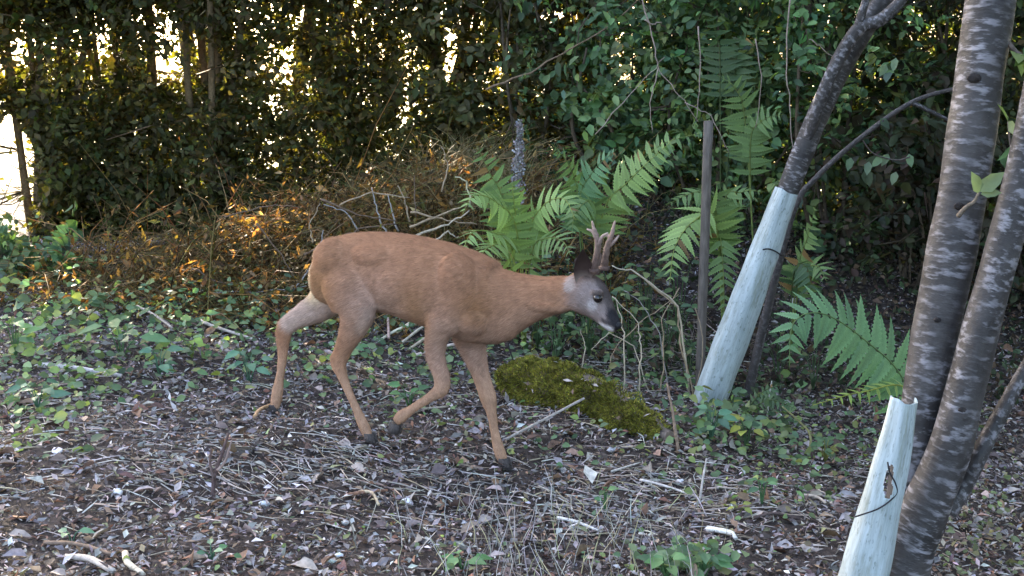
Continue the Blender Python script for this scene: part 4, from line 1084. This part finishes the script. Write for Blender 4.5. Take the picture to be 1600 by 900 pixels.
def lying(label, a, b, r, col, lift=.012, mat_='twig', rise=0.0, bend=.01, name='stick'):
    A, B = hit(*a), hit(*b); A[2] += lift; B[2] += lift + rise
    S = spline([A, (A * .6 + B * .4) + [rng.normal(0, bend), rng.normal(0, bend), abs(rng.normal(0, bend)) * .5], B], 6)
    S[:, 2] = np.maximum(S[:, 2], ground(S[:, 0], S[:, 1]) + r * .5)
    return tag(MB().tube(S, np.linspace(r, r * .7, len(S)), 7, col, wob=.09).build(name, M[mat_], smooth_=True, origin=A), label, 'stick')
lying('orange-brown stick lying by the far hind hoof', (398, 660), (440, 634), .007, (.42, .26, .14), .02)
lying('long grey stick propped against the mossy log', (788, 692), (912, 672), .006, (.33, .29, .26), .01, rise=.11)
lying('stout pale stick at the front edge of the litter', (105, 878), (178, 900), .010, (.42, .36, .31))
lying('pale short stick pointing forward at the front edge of the litter', (196, 872), (224, 905), .009, (.47, .41, .32))
lying('dark bent stick behind the stout pale stick', (70, 855), (180, 875), .007, (.16, .11, .08))
lying('curved reddish stick in the middle of the litter', (540, 780), (605, 772), .006, (.24, .13, .085))
lying('short tan stick beside the curved reddish stick', (560, 775), (592, 795), .006, (.42, .32, .21))
lying('pale twig trailing through the litter right of the front hoof', (1000, 755), (1090, 782), .005, (.5, .45, .42))
lying('pale twin twig by the pale trailing twig', (955, 742), (1000, 728), .0045, (.5, .44, .38))
lying('pale straight stick lying between litter and split shelter', (1245, 778), (1290, 792), .006, (.42, .34, .27))
lying('second pale straight stick near the split shelter', (1275, 770), (1318, 788), .006, (.40, .33, .27))
lying('white broken stick on the open litter', (1105, 832), (1150, 848), .009, (.66, .62, .56))
lying('dark thin stick lying behind the white broken stick', (1178, 815), (1250, 817), .006, (.07, .05, .045))
lying('white curved root across the litter', (870, 815), (935, 835), .006, (.58, .54, .50))
lying('grey stick under the lifted hoof', (640, 652), (700, 640), .006, (.4, .34, .27))
lying('grey branch lying among the green leaves at the hedge foot', (310, 510), (395, 540), .009, (.42, .36, .31), .03)
lying('pale branch half buried in the leaf patch', (60, 575), (190, 592), .012, (.50, .44, .42), .012)
lying('thin straight stick in the leaves behind the broad-leaved plant', (215, 495), (270, 530), .007, (.36, .30, .25), .05)
def upright(label, pts, Y0, r, col, name='dead_twig', cat='twig', mat_='twig'):
    b = hit(*pts[0]); P = [b - [0, 0, .015]] + [at(x, y, b[1] + .02 * (i + 1)) for i, (x, y) in enumerate(pts[1:])]
    S = spline(P, 5)
    return tag(MB().tube(S, np.linspace(r, r * .5, len(S)), 7, col, wob=.1).build(name, M[mat_], smooth_=True, origin=b), label, cat)
tw = thing('broken_twig', 'dark forked twig stump standing in the open litter', 'twig', hit(332, 778))
b = hit(332, 778)
for pts, r, c_ in (([(332, 778), (335, 745), (348, 705), (357, 677)], .007, (.10, .065, .06)), ([(335, 750), (328, 722), (330, 700)], .005, (.12, .08, .07)), ([(340, 735), (352, 720), (362, 688)], .005, (.26, .18, .15))):
    P = [b - [0, 0, .015]] + [at(x, y, b[1]) for x, y in pts[1:]] if pts[0] == (332, 778) else [at(x, y, b[1] - .004) for x, y in pts]
    S = spline(P, 5); MB().tube(S, np.linspace(r, r * .5, len(S)), 7, c_, wob=.1).build('prong', M['twig'], tw, True)
upright('upright brown stalk standing at the end of the mossy log', [(1061, 706), (1052, 650), (1042, 598)], 0, .007, (.26, .18, .13), 'dead_stalk', 'stem')
upright('thin black stem standing in front of the mossy log', [(809, 612), (803, 570), (793, 535)], 0, .004, (.02, .018, .018), 'thin_stem', 'stem')
upright('pale upright twig in the litter before the ivy', [(1092, 785), (1098, 750), (1104, 716)], 0, .005, (.42, .37, .33))
upright('green-brown bowed stem arching in front of the hollow', [(1262, 715), (1266, 680), (1245, 655), (1222, 635)], 0, .005, (.19, .17, .07), 'bowed_stem', 'stem', 'straw')
upright('pale bare shoot at the edge of the hollow', [(1198, 655), (1202, 620), (1206, 595)], 0, .0035, (.42, .40, .36))

# ------------------------------------------------------------------ stones
def stone(px, py, r, col, label, group):
    c = hit(px, py); m_ = MB(); n, k = 9, 6; V = []
    for i in range(k + 1):
        for j in range(n):
            a, b = math.pi * i / k, 2 * math.pi * j / n; q = r * (1 + rng.normal(0, .16))
            V.append(c + np.array([math.sin(a) * math.cos(b) * q * 1.2, math.sin(a) * math.sin(b) * q, math.cos(a) * q * .75 + r * .35]))
    F = [(i * n + j, i * n + (j + 1) % n, (i + 1) * n + (j + 1) % n, (i + 1) * n + j) for i in range(k) for j in range(n)]
    m_.add(V, F, col)
    tag(m_.build('stone', M['stone'], origin=c), label, 'stone', group)
stone(1312, 700, .018, (.62, .60, .60), 'pale stone in the shade between the whole and split shelters', None)
stone(636, 786, .014, (.80, .78, .78), 'white stone in the middle of the open litter', None)
for (x, y, r) in ((183, 772, .014), (413, 790, .013), (696, 722, .011), (1062, 755, .012), (745, 820, .011), (90, 708, .015), (300, 730, .008), (540, 818, .009), (530, 870, .010), (1573, 770, .012), (955, 705, .012), (1262, 905, .012)):
    stone(x, y, r, pick([(.66, .64, .64), (.52, .50, .52)], 1, .1)[0], 'small pale flint lying in the leaf litter', 'pale flints in the litter')

# ------------------------------------------------------------------ small plants that stand on their own
def plant(foot, label, n, L, cols, h=.08, spread=1.0, group=None, wide=.62, name='leafy_plant'):
    b = hit(*foot); o = thing(name, label, 'plant', b, group)
    for i in range(n):
        a = 2 * math.pi * (i + rng.random() * .6) / n; hh = h * rng.uniform(.5, 1.15); rr = L * spread * rng.uniform(.25, .8)
        top = b + np.array([math.cos(a) * rr, math.sin(a) * rr, hh])
        S = spline([b - [0, 0, .01], (b + top) / 2 + [0, 0, hh * .2], top], 3)
        st = MB().tube(S, np.linspace(.0025, .0014, len(S)), 5, np.array(cols[0]) * .8).build('stalk', M['leaf'], o, True)
        d = np.array([math.cos(a), math.sin(a), rng.uniform(-.3, .35)]); LL = L * rng.uniform(.75, 1.2)
        leaf_part('leaf', top, d, np.array([math.cos(a) * .3, math.sin(a) * .3 - .5, 1.0]) + rng.normal(0, .15, 3), LL, LL * wide, pick(cols, 1, .15)[0], o, curl=.18)
    return o
PG = [(.10, .20, .085), (.085, .17, .085), (.13, .22, .09)]
BG = [(.09, .19, .12), (.075, .16, .10), (.11, .21, .13)]
plant((190, 560), 'broad-leaved green plant standing up from the leaf patch at the hedge foot', 6, .11, PG, .14, .9, wide=.5)
plant((722, 890), 'small bright seedling at the front of the litter', 5, .05, PG, .045)
plant((330, 875), 'tiny blue-green sprig at the front of the litter', 4, .03, BG, .04)
plant((112, 850), 'tiny blue-green sprig behind the stout pale stick', 3, .035, BG, .035)
plant((250, 590), 'low blue-green leafy plant in the leaf patch before the hedge', 9, .06, BG, .10)
plant((300, 560), 'low yellow-green leafy plant in the leaf patch', 7, .05, [(.19, .26, .06)], .08)
plant((60, 640), 'blue-green leafy tuft at the edge of the litter', 8, .06, BG, .08)
plant((640, 640), 'leafy green tuft behind the lifted foreleg', 9, .05, PG, .09)
plant((545, 560), 'leafy green tuft between the hind legs', 7, .055, PG, .08)
plant((390, 600), 'leafy green tuft beside the far hind leg', 9, .06, BG, .12)
plant((1155, 800), 'small yellow sprig in the litter', 4, .03, [(.28, .30, .08)], .03)
plant((945, 800), 'little upright green shoot in the litter', 5, .035, PG, .07, .5)
plant((1190, 790), 'green shoot in the litter before the ivy patch', 6, .04, PG, .08, .6)
plant((1040, 905), 'leafy green tuft at the front of the litter', 12, .045, PG, .06)
plant((1100, 900), 'second leafy green tuft at the front of the litter', 11, .045, PG, .06)
plant((1165, 700), 'yellow-spotted ivy sprig at the foot of the whole shelter', 11, .055, [(.10, .17, .08), (.26, .27, .06), (.08, .14, .08)], .12)
plant((1110, 690), 'blue-green ivy sprig beside the upright brown stalk', 10, .055, BG, .11)
plant((1290, 720), 'yellowing sprig under the bowed stem', 8, .045, [(.24, .24, .07), (.09, .15, .07)], .07)
plant((25, 560), 'pale green leafy plant at the foot of the field gap', 10, .07, PG, .16)

BR = [(.10, .165, .075), (.14, .20, .085), (.085, .14, .08), (.19, .23, .09)]
for x, y, h_, n_ in ((870, 575, .30, 12), (920, 560, .26, 10), (985, 575, .32, 12), (1040, 580, .30, 11), (1075, 600, .24, 10), (840, 545, .30, 11), (955, 540, .34, 12), (1010, 545, .36, 13), (890, 530, .34, 12), (1060, 550, .38, 12)):
    plant((x, y), 'leafy bramble seedling growing up through the dry canes', n_, .055, BR, h_, 1.8, 'bramble seedlings among the dry canes', name='bramble')
for x, y, h_, n_ in ((1215, 600, .22, 10), (1270, 610, .2, 9), (1330, 600, .25, 10), (1400, 620, .2, 8)):
    plant((x, y), 'dim bramble seedling in the hollow behind the arching fern', n_, .05, BR, h_, 1.8, 'bramble seedlings in the hollow', name='bramble')

# ------------------------------------------------------------------ ground litter and cover (nobody could count it)
def on_ground(N, x0=-3.0, x1=3.0, y0=2.5, y1=8.6, power=1.0):
    X = rng.uniform(x0, x1, N); Y = y0 + (y1 - y0) * rng.random(N) ** power
    return np.stack([X, Y, ground(X, Y)], -1)
NL = 130000
p = on_ground(NL, power=1.35); p[:, 2] += np.abs(rng.normal(0, .007, NL)) + .002
d = rdir(NL) * np.array([1, 1, .4]); nn = rdir(NL, 1.5)
L = rng.gamma(2.4, .0056, NL) + .008
leafcol = pick([(.20, .175, .17), (.27, .24, .235), (.13, .10, .09), (.33, .29, .27), (.085, .062, .055), (.24, .16, .11), (.20, .105, .07), (.50, .46, .45), (.19, .18, .10)], NL, .22, w=[5, 5, 4, 3.4, 3.5, 2.8, 1.5, 1.3, 1.2])
m_ = MB().leaves(p, d, nn, L, L * rng.uniform(.2, .6, NL), leafcol, fold=.3)
NB = 1500
p = on_ground(NB, power=1.3); p[:, 2] += rng.random(NB) * .012 + .006
L = rng.uniform(.035, .075, NB)
m_.leaves(p, rdir(NB) * np.array([1, 1, .3]), rdir(NB, 1.6), L, L * rng.uniform(.4, .65, NB), pick([(.20, .125, .08), (.14, .09, .065), (.26, .19, .14), (.24, .21, .19), (.10, .065, .05), (.30, .25, .22)], NB, .2), fold=.28, hexa=True, curl=.22)
tag(m_.build('leaf_litter', M['litter']), 'grey-brown fallen leaf litter covering the clearing', 'leaf litter', kind='stuff')
def straw(N, centre, rad, length, ang, spread, cols, r, lift=.012, rise=0.0, label='', name='dry_straw'):
    px = rng.normal(centre[0], rad[0], N); py = np.clip(rng.normal(centre[1], rad[1], N), 440, 1010)
    a = hit(px, py); th = ang + rng.normal(0, spread, N); Ls = rng.uniform(.4, 1.2, N) * length
    d = np.stack([np.cos(th), np.sin(th), np.zeros(N)], -1) * Ls[:, None]
    b = a + d; a[:, 2] += rng.random(N) * lift; b[:, 2] = ground(b[:, 0], b[:, 1]) + rng.random(N) * lift * 1.4 + rise * Ls * rng.random(N)
    mid = (a + b) / 2 + np.stack([rng.normal(0, .06, N) * Ls, rng.normal(0, .06, N) * Ls, np.abs(rng.normal(0, .03, N)) * Ls], -1)
    mid[:, 2] = np.maximum(mid[:, 2], ground(mid[:, 0], mid[:, 1]) + .003)
    return a, mid, b, rng.uniform(.5, 1.3, N) * r, pick(cols, N, .2)
SC = [(.38, .335, .30), (.30, .255, .22), (.46, .42, .385), (.22, .165, .13), (.33, .27, .19)]
sm = MB()
for args in ((200, (430, 712), (125, 32), .14, -.45, .7, SC, .0017), (90, (640, 760), (120, 40), .12, -.4, .6, SC, .0022), (260, (1000, 775), (130, 35), .13, -.3, .7, SC, .0022), (420, (600, 800), (420, 90), .06, 0, 3, SC, .0015),
             (300, (150, 690), (160, 60), .10, .1, .8, SC, .002), (300, (1250, 780), (160, 70), .08, -.2, .9, SC, .002), (380, (700, 600), (300, 50), .12, 0, 2, SC, .0018), (400, (1000, 560), (90, 35), .2, 0, 2, SC, .002), (200, (1500, 800), (80, 80), .06, 0, 2, SC, .0016)):
    sm.strips(*straw(*args))
tag(sm.build('dry_straw', M['straw']), 'pale dry straw and twig bits strewn over the leaf litter', 'straw', kind='stuff')
# thin upright dead grass at the front
N = 220
px, py = rng.normal(860, 130, N), rng.normal(870, 45, N); a = hit(px, np.clip(py, 760, 1000)); hgt = rng.uniform(.03, .13, N)
b = a + np.stack([rng.normal(0, .35, N) * hgt, rng.normal(0, .2, N) * hgt, hgt], -1); mid = (a + b) / 2 + rng.normal(0, .006, (N, 3))
gm = MB().strips(a - [0, 0, .005], mid, b, rng.uniform(.0009, .0018, N), pick(SC[:3] + [(.42, .36, .2)], N, .2))
tag(gm.build('dead_grass', M['straw']), 'thin upright dead grass stalks at the front of the litter', 'dead grass', kind='stuff')
# living ground cover: ivy, nettle and bramble leaves
def cover(mb_, N, centre, rad, L, h, cols, hexa=True):
    px = rng.normal(centre[0], rad[0], N); py = np.clip(rng.normal(centre[1], rad[1], N), 440, 1005)
    q = hit(px, py); q[:, 2] += rng.random(N) ** 1.4 * h + .01
    a = rng.random(N) * 6.28; d = np.stack([np.cos(a), np.sin(a), rng.normal(-.15, .3, N)], -1); nn = rdir(N, 1.4) + np.array([0, -.55, 0])
    LL = L * rng.uniform(.5, 1.3, N)
    mb_.leaves(q, d, norm(nn), LL, LL * rng.uniform(.55, .9, N), pick(cols, N, .22), fold=.14, hexa=hexa)
cm = MB()
IV = [(.13, .20, .09), (.11, .17, .09), (.18, .25, .12), (.08, .12, .06), (.21, .24, .09)]
for args in ((430, (110, 510), (110, 36), .05, .12, IV), (380, (330, 500), (120, 28), .045, .12, IV), (240, (110, 590), (110, 36), .04, .05, IV), (120, (50, 640), (50, 36), .035, .03, IV), (170, (420, 560), (110, 32), .04, .07, IV), (170, (560, 545), (90, 36), .04, .08, IV),
             (150, (680, 580), (70, 36), .035, .06, IV), (50, (650, 660), (120, 20), .028, .03, IV), (460, (930, 550), (110, 34), .04, .14, IV), (260, (1130, 640), (65, 32), .045, .09, IV), (230, (1230, 690), (90, 33), .035, .05, IV), (120, (1180, 740), (110, 33), .03, .03, IV),
             (110, (1070, 890), (40, 14), .035, .05, IV), (380, (1520, 790), (90, 90), .026, .03, [(.12, .14, .07), (.15, .18, .09), (.18, .17, .10)]), (150, (1330, 700), (90, 60), .03, .03, IV), (70, (850, 690), (110, 25), .026, .03, IV), (60, (700, 860), (330, 40), .02, .02, IV), (260, (830, 490), (60, 36), .045, .2, IV)):
    cover(cm, *args)
tag(cm.build('ground_cover', M['leaf']), 'low green ivy and bramble leaves at the edge of the clearing', 'ground cover', kind='stuff')
# dead bracken heap on the bank
N = 4200
X = rng.normal(-1.05, .75, N); Y = rng.normal(6.75, .42, N); Y = np.clip(Y, 5.9, 7.9); X = np.clip(X, -2.9, .5)
z = ground(X, Y); hz = .22 * np.exp(-((X + .9) / .9) ** 2 - ((Y - 6.8) / .5) ** 2)
a = np.stack([X, Y, z + hz * rng.random(N)], -1); Ls = rng.uniform(.08, .45, N); th = rng.normal(-.3, 1.9, N)
b = a + np.stack([np.cos(th) * Ls, np.sin(th) * Ls * .6 - .05, rng.normal(0, .55, N) * Ls - .02], -1); b[:, 2] = np.maximum(b[:, 2], ground(b[:, 0], b[:, 1]) + .01)
mid = (a + b) / 2 + np.stack([np.zeros(N), np.zeros(N), .18 * Ls], -1)
HC = [(.12, .075, .026), (.16, .10, .038), (.06, .04, .018), (.19, .13, .05), (.09, .065, .028), (.23, .17, .085), (.09, .09, .026), (.13, .105, .035)]
hmb = MB().strips(a, mid, b, rng.uniform(.0014, .004, N), pick(HC, N, .25))
N2 = 26000; j = rng.integers(0, N, N2); q = a[j] + (b[j] - a[j]) * rng.random((N2, 1)) + rng.normal(0, .03, (N2, 3))
q[:, 2] = np.maximum(q[:, 2], ground(q[:, 0], q[:, 1]) + .01)
LL = rng.gamma(2.5, .010, N2) + .012; hmb.leaves(q, rdir(N2) + [0, -.2, -.3], rdir(N2, .4), LL, LL * rng.uniform(.2, .5, N2), pick(HC, N2, .3))
tag(hmb.build('dead_bracken', M['bracken']), 'heap of brown dead bracken on the bank behind the deer', 'dead bracken', kind='stuff')
# dry grass crest
N = 900
X = rng.normal(-.35, .5, N); Y = rng.normal(7.1, .35, N); a = np.stack([X, Y, ground(X, Y)], -1); hgt = rng.uniform(.12, .38, N)
b = a + np.stack([rng.normal(.25, .5, N) * hgt, rng.normal(-.25, .3, N) * hgt, hgt * .8], -1); mid = a * .45 + b * .55 + np.stack([np.zeros(N), np.zeros(N), .2 * hgt], -1)
g2 = MB().strips(a - [0, 0, .01], mid, b, rng.uniform(.001, .0022, N), pick([(.22, .17, .07), (.16, .14, .05), (.28, .21, .10)], N, .22))
tag(g2.build('dry_grass', M['straw']), 'arching dry grass on the crest of the bank', 'dry grass', kind='stuff')
# leaves and dead leaves of the dark hollow
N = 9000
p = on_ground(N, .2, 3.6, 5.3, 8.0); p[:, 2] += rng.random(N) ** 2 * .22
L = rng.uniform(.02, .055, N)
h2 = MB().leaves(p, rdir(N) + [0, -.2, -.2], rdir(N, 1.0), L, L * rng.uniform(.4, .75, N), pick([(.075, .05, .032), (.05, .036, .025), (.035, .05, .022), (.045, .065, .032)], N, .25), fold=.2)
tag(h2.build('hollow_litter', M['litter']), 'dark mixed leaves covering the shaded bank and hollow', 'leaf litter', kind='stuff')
